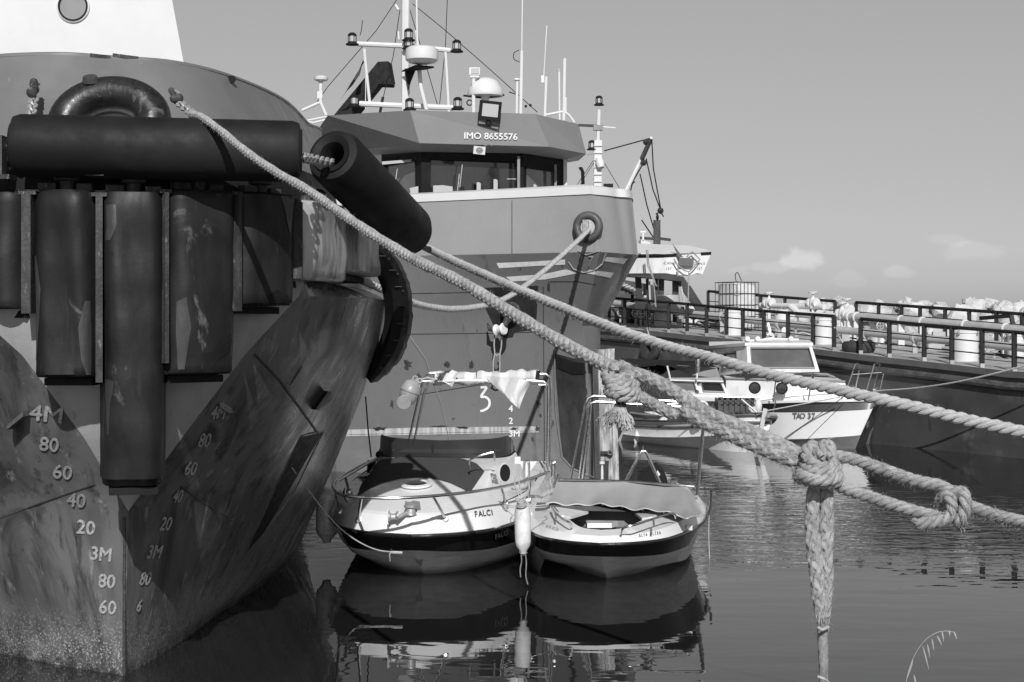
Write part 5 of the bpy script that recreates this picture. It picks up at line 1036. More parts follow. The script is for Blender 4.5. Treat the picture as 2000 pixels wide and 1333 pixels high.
def hatch(px, py0, py1, wpx, w_, band=False):
    a = bpx(px, w_); c = B(a, w_, 0); d = c.y; r = wpx/2/F*d; z0 = H-(py1-HY)/F*d; z1 = H-(py0-HY)/F*d; z0 = min(z0, zd(a)+.02); mb = MB()
    mb.lathe([(r, z0), (r, z1-.05), (r*1.06, z1-.05), (r*1.06, z1-.01), (r*.9, z1+.01), (.001, z1+.02)], c, n=28); h = obj('tank_hatch', mb, M['white'], bg_)
    mb = MB()
    for q in (2.6, 4.0, 5.4): mb.torus(c+Vector((math.cos(q)*r*1.06, math.sin(q)*r*1.06, z1-.04)), .04, .013, (math.cos(q+1.57), math.sin(q+1.57), 0), 10, 5)
    mb.tube([c+Vector((-r*.3, -r*.8, z1)), c+Vector((-r*.3, -r*.8, z1+.09)), c+Vector((r*.2, -r*.8, z1+.09)), c+Vector((r*.2, -r*.8, z1))], .012, 5); objs('hatch_clamp', mb, M['galv'], h)
hatch(1294, 593, 624, 34, 1.9); hatch(1432, 607, 640, 36, 1.1); hatch(1609, 622, 656, 36, 1.2); hatch(1885, 646, 681, 50, .95); hatch(1720, 629, 655, 42, 2.9); hatch(1985, 652, 690, 34, 2.6); hatch(1528, 606, 634, 30, 2.7); hatch(1352, 600, 625, 26, 4.2)
def valve(px, py, w_, s=1):
    c = bp(px, py, w_); mb = MB(); s *= .85
    mb.lathe([(.10*s, -.16*s), (.12*s, -.1*s), (.11*s, .02), (.09*s, .12*s), (.03*s, .18*s), (.02*s, .3*s), (.001, .3*s)], c, n=16); mb.lathe([(.14*s, -.03), (.14*s, .03)], c+BE*.13*s, BE, 14); mb.lathe([(.14*s, -.03), (.14*s, .03)], c-BE*.13*s, BE, 14)
    mb.torus(c+Vector((0, 0, .30*s)), .13*s, .016, (0, .1, 1), 20, 6); mb.bar(c+Vector((-.12*s, 0, .3*s)), c+Vector((.12*s, 0, .3*s)), .015); mb.bar(c, Vector((c.x, c.y, zd(bpx(px, w_)))), .07); obj('valve', mb, M['white'], bg_)
for x, y, w_ in ((1502, 592, 3.4), (1588, 592, 3.4), (1645, 613, 2.6), (1260, 597, 3.0), (1655, 605, 4)): valve(x, y, w_)
for x, y, w_, s in ((1242, 612, 1.2, 1), (1252, 613, 1.2, 1), (1719, 637, 2.2, .8), (1212, 612, 1.6, .8), (1338, 612, 2.4, .7), (1906, 655, 3, .8)):
    mb = MB(); c = bp(x, y, w_); mb.torus(c, .11*s, .02, (.3, -1, 0), 16, 6); mb.bar(c-Vector((.1*s, 0, 0)), c+Vector((.1*s, 0, 0)), .02); mb.bar(c-Vector((0, 0, .1*s)), c+Vector((0, 0, .1*s)), .02); mb.bar(c+Vector((0, .1, 0)), Vector((c.x, c.y+.1, zd(bpx(x, w_)))), .05)
    obj('hand_wheel', mb, M['galv'], bg_)
for i in range(60):
    mb = MB()
    x = random.choice([random.uniform(1200, 1290), random.uniform(1320, 1400), random.uniform(1500, 1560), random.uniform(1640, 1700), random.uniform(1910, 1960), random.uniform(1720, 1980)]); w_ = random.uniform(1.8, 5); a = bpx(x, w_); c = B(a, w_, zd(a)+.02)
    h = random.uniform(.05, .35); k = random.random()
    if k < .4: mb.box(c+Vector((0, 0, h/2)), (random.uniform(.05, .3), .12, h))
    elif k < .7: mb.tube(spl([c, c+Vector((.1, 0, h)), c+Vector((.3, .1, h*.8)), c+Vector((.5, 0, 0))], 10), .02, 6)
    else: mb.tube([c, c+Vector((0, 0, h))], .03, 6); mb.torus(c+Vector((0, 0, h)), .07, .015, (0, -.3, 1), 12, 5)
    obj('deck_fitting', mb, M['pipe'], bg_)
for i in range(22):
    mb = MB()
    x = random.choice([random.uniform(1205, 1290), random.uniform(1330, 1420), random.uniform(1640, 1680), random.uniform(1720, 1990)]); w_ = random.uniform(1.7, 4); a = bpx(x, w_); c = B(a, w_, zd(a)+.03)
    mb.tube(spl([c, c+Vector((random.uniform(-.3, .3), .2, .12)), c+Vector((random.uniform(.2, .6), 0, .05)), c+Vector((.7, random.uniform(-.2, .3), .02))], 10), .018, 5); obj('hose', mb, M['black'], bg_)
for p0, p1, w_ in (((1345, 615), (1400, 622), 2.0), ((1840, 662), (1870, 668), 2.0)):
    mb = MB(); mb.prism([bp(p0[0], p0[1], w_), bp(p1[0], p1[1], w_), bp(p1[0], p1[1]+7, w_), bp(p0[0], p0[1]+7, w_)], BN*.3); obj('drip_tray', mb, M['black'], bg_)
# bracket like dark gallows at the right
mb = MB(); q = [bp(1915, 622, 5.2), bp(1975, 617, 5.2), bp(1981, 645, 5.2)]; mb.bar(q[0], q[1], .09); mb.bar(q[1], q[2], .09); mb.bar(bp(1945, 640, 5.2), bp(1965, 668, 5.2), .05); obj('pipe_gallows', mb, M['rail'], bg_)
# tyres
def tyre(c, axis, R_, r, label):
    mb = MB(); t = Vector(axis).normalized(); pr = [(R_-r*1.5, -r*.75), (R_-r*.4, -r*1.05), (R_+r*.55, -r*.95), (R_+r*.85, -r*.55), (R_+r*.9, 0), (R_+r*.85, r*.55), (R_+r*.55, r*.95), (R_-r*.4, r*1.05), (R_-r*1.5, r*.75), (R_-r*1.35, 0), (R_-r*1.5, -r*.75)]
    u = Vector((0, 0, 1)) if abs(t.z) < .9 else Vector((1, 0, 0)); a = t.cross(u).normalized(); b = a.cross(t).normalized(); n = 48
    rows = [[c+t*z+a*math.cos(6.28318*j/n)*(q+(.008 if (j % 2 and q > R_+r*.5) else 0))+b*math.sin(6.28318*j/n)*(q+(.008 if (j % 2 and q > R_+r*.5) else 0)) for j in range(n)] for q, z in pr]
    mb.grid(rows, True); return single('tyre', mb, M['tire'], label, 'tyre', 'old tyres on the barge')
c = bp(1677, 681, .45); c.z = zd(bpx(1677, .45))+.13; tyre(c, (0, 0, 1), .24, .12, 'old black tyre lying flat on the barge deck behind the rail gap')
c = bp(1270, 682, -.12); tyre(c, (-.80, -.60, .05), .24, .09, 'old tyre hanging upright as a fender on the dark barge side')
mb = MB(); mb.tube([c+Vector((0, -.05, .25)), B(bpx(1268, 0), -.05, zd(bpx(1268, 0))+.02)], .02, 6); single('tyre_rope', mb, M['rope_pale'], 'short rope holding the upright tyre against the barge side', 'rope')
mb = MB(); mb.tube(spl([bp(1630, 640, .1), bp(1637, 655, .3), bp(1648, 672, .4), bp(1652, 676, .4)], 10), .018, 6); single('tyre_rope', mb, M['rope_pale'], 'short pale rope from the front rail down to the flat tyre on the deck', 'rope')
# caged tank
ib = thing('caged_tank', 'grey plastic liquid tank in a wire cage standing on the barge deck', 'tank', bp(1430, 638, 2.4))
a0, a1 = bpx(1397, 1.9), bpx(1440, 1.9); w0, w1 = 1.9, 2.6; z0 = zd(a0)+.1; z1 = bz(1440, 551, 1.9)
def BB(a, w_, z): return B(a, w_, z)
c_ = [(a0, w0), (a1, w0), (a1, w1), (a0-.0, w1)]; cw = [(a0+.03, w0+.03), (a1-.03, w0+.03), (a1-.03, w1-.03), (a0+.03, w1-.03)]
Lx = a1-a0
# tank seen with its left end towards us as well: widen towards -a
c_[3] = (a0, w1)
mb = MB(); rows = []
for z, s in ((z0, .9), (z0+.1, .97), (z0+.3, 1), (z1-.2, 1), (z1-.06, .97), (z1-.02, .85)):
    cen_ = B((a0+a1)/2, (w0+w1)/2, z); row = []
    for j in range(28):
        q = 6.28318*j/28; cx_, cy_ = math.cos(q), math.sin(q); k = 1/((abs(cx_)**6+abs(cy_)**6)**(1/6)); row.append(cen_+BE*cx_*k*Lx/2*s*.96+BN*cy_*k*(w1-w0)/2*s*.96)
    rows.append(row)
mb.grid(rows, True, True); obj('bottle', mb, M['ibc'], ib)
mb = MB()
for z in [lerp(z0, z1, f) for f in (0, .25, .5, .75, 1)]:
    mb.tube([B(a, w_, z) for a, w_ in c_], .010, 5, closed=True)
for e in range(4):
    (aa, wa), (ab_, wb_) = c_[e], c_[(e+1) % 4]
    for i in range(6): f = i/6; mb.tube([B(lerp(aa, ab_, f), lerp(wa, wb_, f), z) for z in (z0-.05, z1)], .008, 5)
mb.tube(spl([B(a0, w1, z1), B(a0-.05, w1, z1+.2), B(a0+.05, w1, z1+.26), B(a0+.2, w1, z1+.05)], 12), .012, 5); obj('cage', mb, M['black_worn'], ib)
# superstructure bits at the barge stern: frames, davits, dark house
mb = MB(); D = 43
for x0, x1, y0, y1 in ((1200, 1238, 548, 640), (1232, 1262, 575, 640)): mb.prism([P(x0, y1, D), P(x1, y1, D), P(x1, y0+8, D), P(x0, y0, D)], Vector((.2, 1.2, 0)))
obj('stern_house', mb, M['barge'], bg_, flat=True)
mb = MB(); 
for a, b, w_ in (((1246, 540), (1252, 640), .16), ((1280, 540), (1280, 640), .12), ((1292, 542), (1290, 640), .14), ((1319, 540), (1320, 630), .16), ((1264, 545), (1268, 610), .08), ((1327, 545), (1372, 610), .22), ((1345, 560), (1370, 600), .1), ((1268, 610), (1320, 612), .06), ((1322, 600), (1375, 612), .08)): mb.bar(P(*a, 41.5), P(*b, 41.5), w_)
mb.prism([P(1228, 527, 41), P(1255, 528, 41), P(1335, 541, 41), P(1330, 550, 41), P(1290, 545, 41), P(1224, 540, 41)], Vector((0, .8, 0))); objs('davit_frame', mb, M['black_worn'], bg_, flat=True)
mb = MB(); 
for a, b, w_ in (((1268, 550), (1270, 600), .05), ((1330, 560), (1340, 610), .05), ((1300, 590), (1322, 592), .1)): mb.bar(P(*a, 41.3), P(*b, 41.3), w_)
mb.lathe([(.3, 0), (.34, .05), (.3, .4), (.001, .42)], P(1305, 606, 41), n=20); mb.prism([P(1240, 583, 41.2), P(1262, 585, 41.2), P(1260, 606, 41.2), P(1244, 606, 41.2)], Vector((0, .3, 0))); objs('stern_gear', mb, M['pipe'], bg_)
mb = MB(); 
for i in range(7): x = 1305+i*4; mb.prism([P(1206+i*8, 552+i*3, 42.8), P(1220+i*6, 552+i*3, 42.8), P(1220+i*6, 556+i*3, 42.8), P(1206+i*8, 556+i*3, 42.8)], Vector((0, .02, 0)))
objs('stair_tread', mb, M['soffit'], bg_, flat=True)
# lifeboat
lb = thing('lifeboat', 'white lifeboat with a square stern resting on davits above the barge rail', 'lifeboat', P(1320, 540, 38.5))
X0 = [P(1297, 500, 38), P(1389, 495, 38), P(1372, 536, 38), P(1362, 534, 38), P(1343, 539, 38), P(1313, 536, 38), P(1301, 534, 38)]
back = Vector((-4.2, 3.2, .15)); mb = MB()
mid_ = [p+Vector((-1.6, 1.0, .02)) for p in X0]; fr_ = [p+back for p in X0]; cen_ = sum(fr_, Vector())/7; fr_ = [lerp(p, cen_, .55) for p in fr_]
mb.grid([X0, mid_, fr_], True, True); obj('hull', mb, M['white_dirty'], lb); BL = mb.bvh()
mb = MB(); mb.tube([X0[0], X0[0].lerp(X0[1], .25)], .04, 6); mb.tube([X0[0].lerp(X0[1], .78), X0[1]], .04, 6); mb.tube([X0[0], mid_[0], fr_[0]], .04, 6); obj('gunwale', mb, M['black'], lb)
mb = MB(); mb.prism([P(1296, 497, 38), P(1388, 492, 38), P(1380, 488, 38.4), P(1345, 480, 38.6), P(1318, 482, 38.6)], Vector((-1.2, 1.0, .1))); obj('canopy', mb, M['white'], lb)
mb = MB(); mb.prism([P(1326, 504, 37.9), P(1355, 505, 37.9), P(1354, 520, 37.9), P(1326, 519, 37.9)], Vector((0, -.03, 0))); mb.prism([P(1313, 476, 37.9), P(1316, 480, 37.9), P(1334, 503, 37.9), P(1325, 503, 37.9)], Vector((0, -.03, 0))); objs('rudder_board', mb, M['band'], lb)
mb = MB(); mb.tube([P(x, y, 37.85) for x, y in ((1316, 506), (1323, 518), (1337, 529), (1346, 531), (1356, 521), (1367, 507), (1352, 492), (1346, 496), (1341, 503))], .018, 5)
for a in ([(1262, 488), (1265, 520), (1276, 545), (1281, 600)], [(1265, 488), (1267, 515), (1270, 525), (1282, 560)], [(1324, 520), (1324, 540)], [(1345, 531), (1344, 600)]): mb.tube([P(x, y, 37.8) for x, y in a], .016, 5)
objs('fall_line', mb, M['galv'], lb)
for s, x, y in (('CAN.0', 1308, 514), ('157', 1306, 525), ('CAN.0', 1366, 515), ('157', 1366, 525)):
    mb = text_on(BL, s, x, y, 5, 1.1, 0, off=.02); obj('boat_letter', mb, M['grey'], lb, flat=True)
mb = MB(); mb.prism([P(1252, 500, 42), P(1276, 497, 42), P(1270, 474, 42), P(1252, 468, 42)], Vector((0, .8, 0))); mb.bar(P(1256, 470, 42), P(1256, 455, 42), .05); mb.bar(P(1250, 453, 42), P(1262, 453, 42), .05); obj('cabin_top', mb, M['white'], lb)
# --- workboat gear beyond
wb = thing('fishing_boat', 'fishing boat mostly hidden behind the middle tug, with a pale derrick boom', 'boat', P(1255, 560, 47))
D = 46
mb = MB(); mb.prism([P(1180, 620, D), P(1290, 640, D), P(1290, 560, D), P(1180, 540, D)], Vector((-1, 4, 0))); obj('hull', mb, M['barge'], wb, flat=True)
mb = MB(); mb.tube([P(1205, 410, D), P(1258, 300, D), P(1273, 268, D)], .09, 8, rs=[.07, .06, .05]); mb.tube([P(1205, 410, D), P(1203, 600, D)], .07, 8); obj('derrick_boom', mb, M['white_dirty'], wb); mb = MB(); mb.tube([P(1254, 310, D-.1), P(1271, 272, D-.1)], .07, 8); mb.ball(P(1262, 278, D-.1), .1, 8); mb.ball(P(1257, 318, D-.1), .1, 8); mb.ball(P(1290, 412, D-.1), .1, 8); mb.bar(P(1278, 452+13, D-.1), P(1310, 469, D-.1), .08); mb.bar(P(1250, 465, D-.1), P(1290, 468, D-.1), .08); objs('boom_block', mb, M['black_worn'], wb)
mb = MB()
for a in ([(1272, 270), (1180, 295)], [(1273, 275), (1276, 330), (1291, 412)], [(1262, 310), (1275, 370), (1290, 410)], [(1256, 320), (1236, 355), (1230, 380)], [(1250, 340), (1263, 400), (1280, 458)], [(1240, 355), (1215, 376)], [(1291, 415), (1296, 424)], [(1253, 430), (1280, 470)]): mb.tube([P(x, y, D) for x, y in a], .02, 5)
objs('rigging_wire', mb, M['black'], wb)
mb = MB(); rows = [[P(1276+random.uniform(-.6, .6), y, D-2), P(1290+random.uniform(-.6, .6), y, D-2), P(1290, y, D-1.8), P(1276, y, D-1.8)] for y in range(430, 560, 8)]; mb.grid(rows, True, True); obj('timber_post', mb, M['wood_dark'], wb)
mb = MB(); c = P(1284, 425, D-2); mb.ball(c, .055, 10, (.8, 1, 1.6)); mb.ball(c+Vector((-.01, 0, .10)), .036, 8); mb.lathe([(.012, 0), (.001, .05)], c+Vector((-.03, -.01, .10)), (-1, 0, .1), 6); mb.bar(c+Vector((0, .02, -.05)), c+Vector((.04, .05, -.15)), .03); mb.bar(c-Vector((.01, 0, .06)), c-Vector((.01, 0, .11)), .01)
single('bird', mb, M['black'], 'small dark bird perched on top of the timber post of the fishing boat', 'bird')
# --- TAO 37
def boat(name, label, cat, wl, sh, keelpt, parts): pass
D = 31
tb = thing('cabin_boat', 'white cabin boat with grey sheer band and big windscreen, lettered TAO 37', 'boat', P(1560, 870, 32))
def hullpts(tab): return [P(x, y, d) for x, y, d in tab]
T_top = spl(hullpts([(1725, 778, 30.4), (1704, 783, 30.55), (1660, 785, 30.5), (1580, 786, 30.6), (1480, 789, 31.2), (1400, 792, 32.2), (1290, 796, 34)]), 40)
T_b1 = spl(hullpts([(1705, 797, 30.45), (1698, 800, 30.5), (1655, 803, 30.55), (1580, 806, 30.75), (1480, 806, 31.4), (1400, 806, 32.3), (1290, 808, 34)]), 40)
T_ch = spl(hullpts([(1681, 850, 30.62), (1664, 852, 30.62), (1620, 855, 30.72), (1560, 858, 30.95), (1480, 858, 31.6), (1400, 852, 32.5), (1290, 844, 34.1)]), 40)
T_wl = spl([Vector((p.x, p.y, -.02)) for p in hullpts([(1670, 877, 30.8), (1650, 877, 30.85), (1610, 876, 30.95), (1560, 874, 31.2), (1480, 869, 31.9), (1400, 863, 32.7), (1290, 852, 34.3)])], 40)
mb = MB(); mb.grid([T_b1, T_ch]); obj('hull', mb, M['tao'], tb); BT = mb.bvh()
mb = MB(); mb.grid([T_top, T_b1]); obj('sheer_band', mb, M['band'], tb)
mb = MB(); mb.grid([T_ch, T_wl, [p-Vector((0, -.2, .4)) for p in T_wl]]); obj('boot_top', mb, M['grey'], tb)
far = lambda L, k: [Vector((lerp(p.x, p.x+.9+.02*i, min(1, i/14)), p.y+k*min(1, i/12)+.02, p.z)) for i, p in enumerate(L)]
mb = MB(); mb.grid([far(T_top, 1.9), far(T_b1, 1.7), far(T_ch, 1.2), far(T_wl, 1.0)]); obj('far_side', mb, M['band'], tb)  # dark grey paints the shade on the bow's far side
mb = MB(); mb.grid([T_top, far(T_top, 1.9)]); obj('deck', mb, M['tao'], tb)
mb = MB(); mb.grid([[p+Vector((0, -.03, .05)) for p in T_top], [p+Vector((0, -.035, -.0)) for p in T_top], [p+Vector((0, .03, -.0)) for p in T_top]]); obj('toe_rail', mb, M['white'], tb)
mb = MB(); q = spl(hullpts([(1664, 850, 30.85), (1620, 853, 31.0), (1560, 860, 31.3), (1530, 861, 31.5)]), 14); mb.grid([[p+Vector((0, -.02, .05)) for p in q], [p+Vector((0, -.10, .0)) for p in q], [p+Vector((0, 0, -.05)) for p in q]]); obj('spray_rail', mb, M['white'], tb)
for i, c in enumerate('TAO 37'):
    if c != ' ': mb = text_on(BT, c, 1553+i*7.6-(2 if i > 3 else 0), 812.5, 10.5, .95, 0, off=.02, bold=.5); obj('hull_letter', mb, M['lettermid'], tb, flat=True)
# cabin trunk and wheelhouse
D1 = 31.2
trunk = [P(1418, 788, D1+.4), P(1560, 786, D1-.1), P(1640, 783, D1-.1), P(1660, 778, D1+.1)]; tt = [P(1418, 740, D1+.5), P(1500, 742, D1+.05), P(1600, 744, D1), P(1650, 746, D1+.1)]
mb = MB(); mb.grid([trunk, tt]); BTR = mb.bvh(); mb.grid([tt, [p+Vector((.1, 1.2, .03)) for p in tt]]); mb.grid([[trunk[-1], tt[-1]], [trunk[-1]+Vector((.3, 1.3, 0)), tt[-1]+Vector((.1, 1.2, .03))]]); obj('cabin_trunk', mb, M['white_dirty'], tb)
mb = MB(); mb.tube(tt, .03, 6); mb.tube([P(1560, 730, D1+.3), P(1615, 732, D1+.2), P(1630, 738, D1+.2)], .03, 6); obj('trunk_edge', mb, M['grey'], tb)
for x, y in ((1474, 758), (1527, 759)):
    p = P(x, y, 30.95); mb = MB(); mb.torus(p, .105, .018, (0, -1, 0), 24, 6); pr = obj('porthole_rim', mb, M['black'], tb); mb = MB(); mb.lathe([(.001, .012), (.10, .008)], p, (0, -1, 0), 24); obj('porthole_glass', mb, M['glass_dark'], pr)
fw = [P(1461, 727, D1), P(1601, 727, D1+.15), P(1585, 674, D1+.7), P(1458, 674, D1+.55)]
sw = [P(1395, 735, D1+2.2), P(1461, 727, D1), P(1458, 674, D1+.55), P(1392, 680, D1+2.6)]
def framed(q, fr, glass, par, thick=.05, inset=(.08, .1), nm='wheelhouse_front'):
    a, b, c, d = q; nrm = (b-a).cross(d-a).normalized(); nrm = nrm if nrm.y < 0 else -nrm
    at = lambda u, v: (a.lerp(b, u)).lerp(d.lerp(c, u), v); u0, v0 = inset
    mb = MB()
    for (x0, y0, x1, y1) in ((0, 0, 1, v0), (0, 1-v0, 1, 1), (0, v0, u0, 1-v0), (1-u0, v0, 1, 1-v0)): mb.prism([at(x0, y0), at(x1, y0), at(x1, y1), at(x0, y1)], -nrm*thick)
    f = obj(nm, mb, M[fr], par, flat=True); mb = MB(); mb.prism([at(u0, v0)-nrm*.03, at(1-u0, v0)-nrm*.03, at(1-u0, 1-v0)-nrm*.03, at(u0, 1-v0)-nrm*.03], -nrm*.01); obj('window', mb, M[glass], f, flat=True)
    mb = MB(); e = .012; mb.tube([at(u0, v0)+nrm*.01, at(1-u0, v0)+nrm*.01, at(1-u0, 1-v0)+nrm*.01, at(u0, 1-v0)+nrm*.01], .025, 6, closed=True); obj('window_gasket', mb, M['grey'], f)
framed(fw, 'white_dirty', 'glass_mid', tb, inset=(.06, .13)); framed(sw, 'white_dirty', 'glass_dark', tb, inset=(.3, .22), nm='wheelhouse_side')
mb = MB(); rf = [P(1455, 670, D1+.5), P(1588, 670, D1+.65), P(1580, 664, D1+1.8), P(1385, 668, D1+3.2), P(1385, 676, D1+2.6)]; mb.prism(rf, Vector((0, 0, -.06))); obj('wheelhouse_roof', mb, M['tao'], tb)
mb = MB(); mb.tube([P(1452, 667, D1+.8), P(1510, 663, D1+.8), P(1560, 664, D1+.8)], .03, 6); mb.tube(spl([P(1492, 663, D1+.8), P(1510, 660, D1+.8), P(1506, 652, D1+.8), P(1498, 655, D1+.8)], 12), .025, 6); mb.tube([P(1500, 632, D1+1), P(1506, 660, D1+.9)], .03, 6)
for x in (1545, 1480, 1460): mb.lathe([(.001, .02), (.05, .015), (.055, -.015), (.001, -.02)], P(x, 662, D1+.7), (0, -1, 0), 14)
obj('roof_fittings', mb, M['white'], tb)
mb = text_on(BTR, 'TAO 37', 1430, 749, 7, .75, 0, off=.02, bold=.3); obj('cabin_lettering', mb, M['lettermid'], tb, flat=True)
for q in ([(1655, 758, 30.5), (1671, 712, 30.5), (1675, 711, 30.6), (1680, 713, 30.9), (1672, 758, 31.1)], [(1692, 765, 30.4), (1708, 712, 30.4), (1714, 709, 30.5), (1719, 713, 30.7), (1706, 765, 30.9)], [(1718, 770, 30.4), (1726, 730, 30.4)]): tub([P(*a) for a in q], .015, tb, 'pulpit', 'chrome')
for a, b in (((1516, 735), (1510, 786)), ((1588, 728), (1578, 786)), ((1590, 735), (1576, 762))): tub([P(*a, 30.4), P(*b, 30.6)], .013, tb, 'stanchion', 'chrome')
tub([P(1480, 735, 30.6), P(1560, 730, 30.4), P(1680, 722, 30.4)], .008, tb, 'life_line', 'black'); tub([P(1665, 732, 30.5), P(1722, 728, 30.4)], .008, tb, 'life_line', 'galv')
mb = MB(); c = P(1712, 761, 30.5); mb.lathe([(.001, .05), (.05, .05), (.06, -.03), (.04, -.08)], c, (.3, -1, 0), 14); mb.lathe([(.02, 0), (.05, .06), (.06, .14), (.05, .22), (.001, .25)], P(1693, 838, 30.8), (0, 0, 1), 12); obj('bow_light', mb, M['chrome'], tb)
fender((1690, 795), (1688, 837), 31.6, .12, 'fender_white', label='pale fender hanging in the shade at the bow of the boat lettered TAO 37')
# dark awning aft of TAO
mb = MB(); rows = []
for i in range(9):
    f = i/8; rows.append([P(lerp(1212, 1405, j/12), lerp(700, 708, j/12)+f*12+2*math.sin(j*1.1)*f, 34.5-f*1.6) for j in range(13)])
mb.grid(rows); obj('awning', mb, M['black'], tb)
mb = MB(); mb.prism([P(1303, 713, 33.5), P(1400, 718, 32.9), P(1408, 740, 32.9), P(1345, 732, 33.2)], Vector((0, .06, 0))); obj('awning_side', mb, M['canvas'], tb)
mb = MB()
for a in ([(1212, 712), (1240, 722), (1300, 716)], [(1240, 716), (1262, 726), (1330, 718)]): mb.tube(spl([P(*p, 33.6) for p in a], 12), .05, 6)
mb.bar(P(1303, 713, 33.4), P(1308, 740, 33.4), .03); mb.torus(P(1290, 721, 33.4), .1, .03, (0, -1, 0), 12, 6); obj('rolled_side', mb, M['black'], tb)
# --- low open boat "Vİ 53"
vb = thing('open_boat', 'low pale open boat with a small white cabin, its bow lettered VI 53', 'boat', P(1360, 870, 31))
V_top = spl(hullpts([(1508, 818, 29.7), (1490, 812, 29.75), (1440, 812, 29.9), (1380, 818, 30.4), (1310, 821, 31.1), (1250, 820, 31.9), (1215, 816, 32.5)]), 36)
V_b = spl(hullpts([(1506, 826, 29.72), (1488, 826, 29.78), (1440, 830, 29.95), (1380, 834, 30.5), (1310, 835, 31.2), (1250, 832, 32.0), (1215, 828, 32.6)]), 36)
V_m = spl(hullpts([(1494, 862, 29.8), (1480, 862, 29.85), (1440, 862, 30.05), (1380, 860, 30.6), (1310, 858, 31.3), (1250, 852, 32.1), (1215, 844, 32.7)]), 36)
V_w = spl([Vector((p.x, p.y, -.03)) for p in hullpts([(1484, 885, 29.95), (1470, 885, 30.0), (1430, 882, 30.2), (1380, 878, 30.8), (1310, 872, 31.5), (1250, 865, 32.3), (1205, 859, 32.9)])], 36)
mb = MB(); mb.grid([V_b, V_m]); BVV2 = mb.bvh(); obj('hull', mb, M['pale_hull'], vb); mb = MB(); mb.grid([V_m, V_w, [p-Vector((0, -.2, .4)) for p in V_w]]); obj('lower_hull', mb, M['pale_hull'], vb)
mb = MB(); mb.grid([V_top, V_b]); obj('sheer_strake', mb, M['tao'], vb); mb = MB(); mb.tube(V_top, .035, 6); mb.tube(V_b, .03, 6); obj('rubbing_strake', mb, M['band'], vb)
fv = lambda L, k: [Vector((p.x+.3*min(1, i/10), p.y+k*min(1, i/12)+.02, p.z)) for i, p in enumerate(L)]
mb = MB(); mb.grid([fv(V_top, 1.5), fv(V_b, 1.5), fv(V_m, 1.2), fv(V_w, 1.0)]); mb.tube(fv(V_top, 1.5), .035, 6); obj('far_side', mb, M['grey'], vb)
mb = MB(); mb.grid([[p-Vector((0, 0, .12)) for p in V_top[:14]], [p-Vector((0, 0, .1)) for p in fv(V_top, 1.5)[:14]]]); mb.grid([[p-Vector((0, 0, .35)) for p in V_top[13:]], [p-Vector((0, 0, .35)) for p in fv(V_top, 1.5)[13:]]]); obj('deck', mb, M['soffit'], vb)
mb = MB(); mb.prism([P(1478, 862, 29.7), P(1486, 862, 29.65), P(1499, 800, 29.6), P(1491, 798, 29.65)], Vector((.02, .12, 0))); obj('stem_post', mb, M['white'], vb)
mb = MB(); mb.tube(spl([P(1500, 812, 29.5), P(1514, 814, 29.8), P(1510, 822, 30), P(1500, 828, 30)], 12), .05, 6); mb.tube([P(1448, 780, 29.8), P(1478, 806, 29.7)], .02, 6); obj('bow_fittings', mb, M['galv'], vb)
for i, c in enumerate('Vİ 53'):
    if c != ' ': mb = text_on(BVV2, c, 1448+i*5.2, 831.5-i*.4, 7, .85, -2, off=.02, bold=.2); obj('hull_letter', mb, M['letter'], vb, flat=True)
Dv = 31.4
framed([P(1312, 770, Dv), P(1368, 769, Dv), P(1361, 743, Dv+.2), P(1302, 741, Dv+.2)], 'white', 'glass_mid', vb, inset=(.12, .14), nm='cabin_front'); framed([P(1368, 769, Dv), P(1423, 771, Dv+.05), P(1411, 745, Dv+.25), P(1361, 743, Dv+.2)], 'white', 'glass_dark', vb, inset=(.12, .14), nm='cabin_front')
mb = MB(); mb.prism([P(1299, 741, Dv+.1), P(1413, 744, Dv+.15), P(1410, 738, Dv+1.3), P(1306, 738, Dv+1.3)], Vector((0, 0, -.03))); mb.prism([P(1312, 800, Dv), P(1424, 800, Dv), P(1423, 771, Dv), P(1312, 770, Dv)], Vector((0, .9, 0))); mb.prism([P(1330, 784, Dv-.3), P(1424, 784, Dv-.3), P(1420, 774, Dv), P(1325, 774, Dv)], Vector((0, .1, 0))); obj('cabin', mb, M['white'], vb, flat=True)
tub([P(1361, 740, Dv), P(1362, 722, Dv)], .02, vb, 'mast', 'white'); mb = MB(); mb.lathe([(.04, 0), (.045, .12), (.03, .14), (.045, .16), (.045, .3), (.03, .34), (.001, .35)], P(1363, 728, Dv), n=12); mb.lathe([(.035, 0), (.05, .04), (.001, .1)], P(1365, 750, Dv-.2), (0, -1, 0), 12); objs('mast_light', mb, M['chrome'], vb)
tub([P(1303, 715, Dv), P(1309, 740, Dv)], .02, vb, 'awning_pole', 'white')
mb = MB(); mb.prism([P(1260, 806, 31.5), P(1290, 812, 31.3), P(1306, 816, 31.2), P(1313, 810, 31.2), P(1302, 804, 31.3)], Vector((0, .3, 0))); mb.prism([P(1288, 821, 31.2), P(1312, 821, 31.1), P(1303, 808, 31.2)], Vector((0, .3, 0))); obj('thwart', mb, M['white'], vb)
for L_ in ([(1412, 776), (1460, 777), (1500, 776), (1514, 782), (1510, 806)], [(1300, 790), (1360, 786), (1378, 792), (1376, 802)]): tub([P(*p, 30) for p in L_], .012, vb, 'hand_rail', 'chrome', seg=20)
cr_ = thing('crate', 'dark open plastic crate on the foredeck of the low pale boat', 'crate', P(1440, 810, 30.3))
mb = MB(); Dc = 30.2
for i in range(7): x = lerp(1405, 1470, i/6); mb.bar(P(x, 778, Dc), P(x, 810, Dc), .05, .03)
for y in (779, 809): mb.bar(P(1403, y, Dc), P(1472, y, Dc), .03, .05)
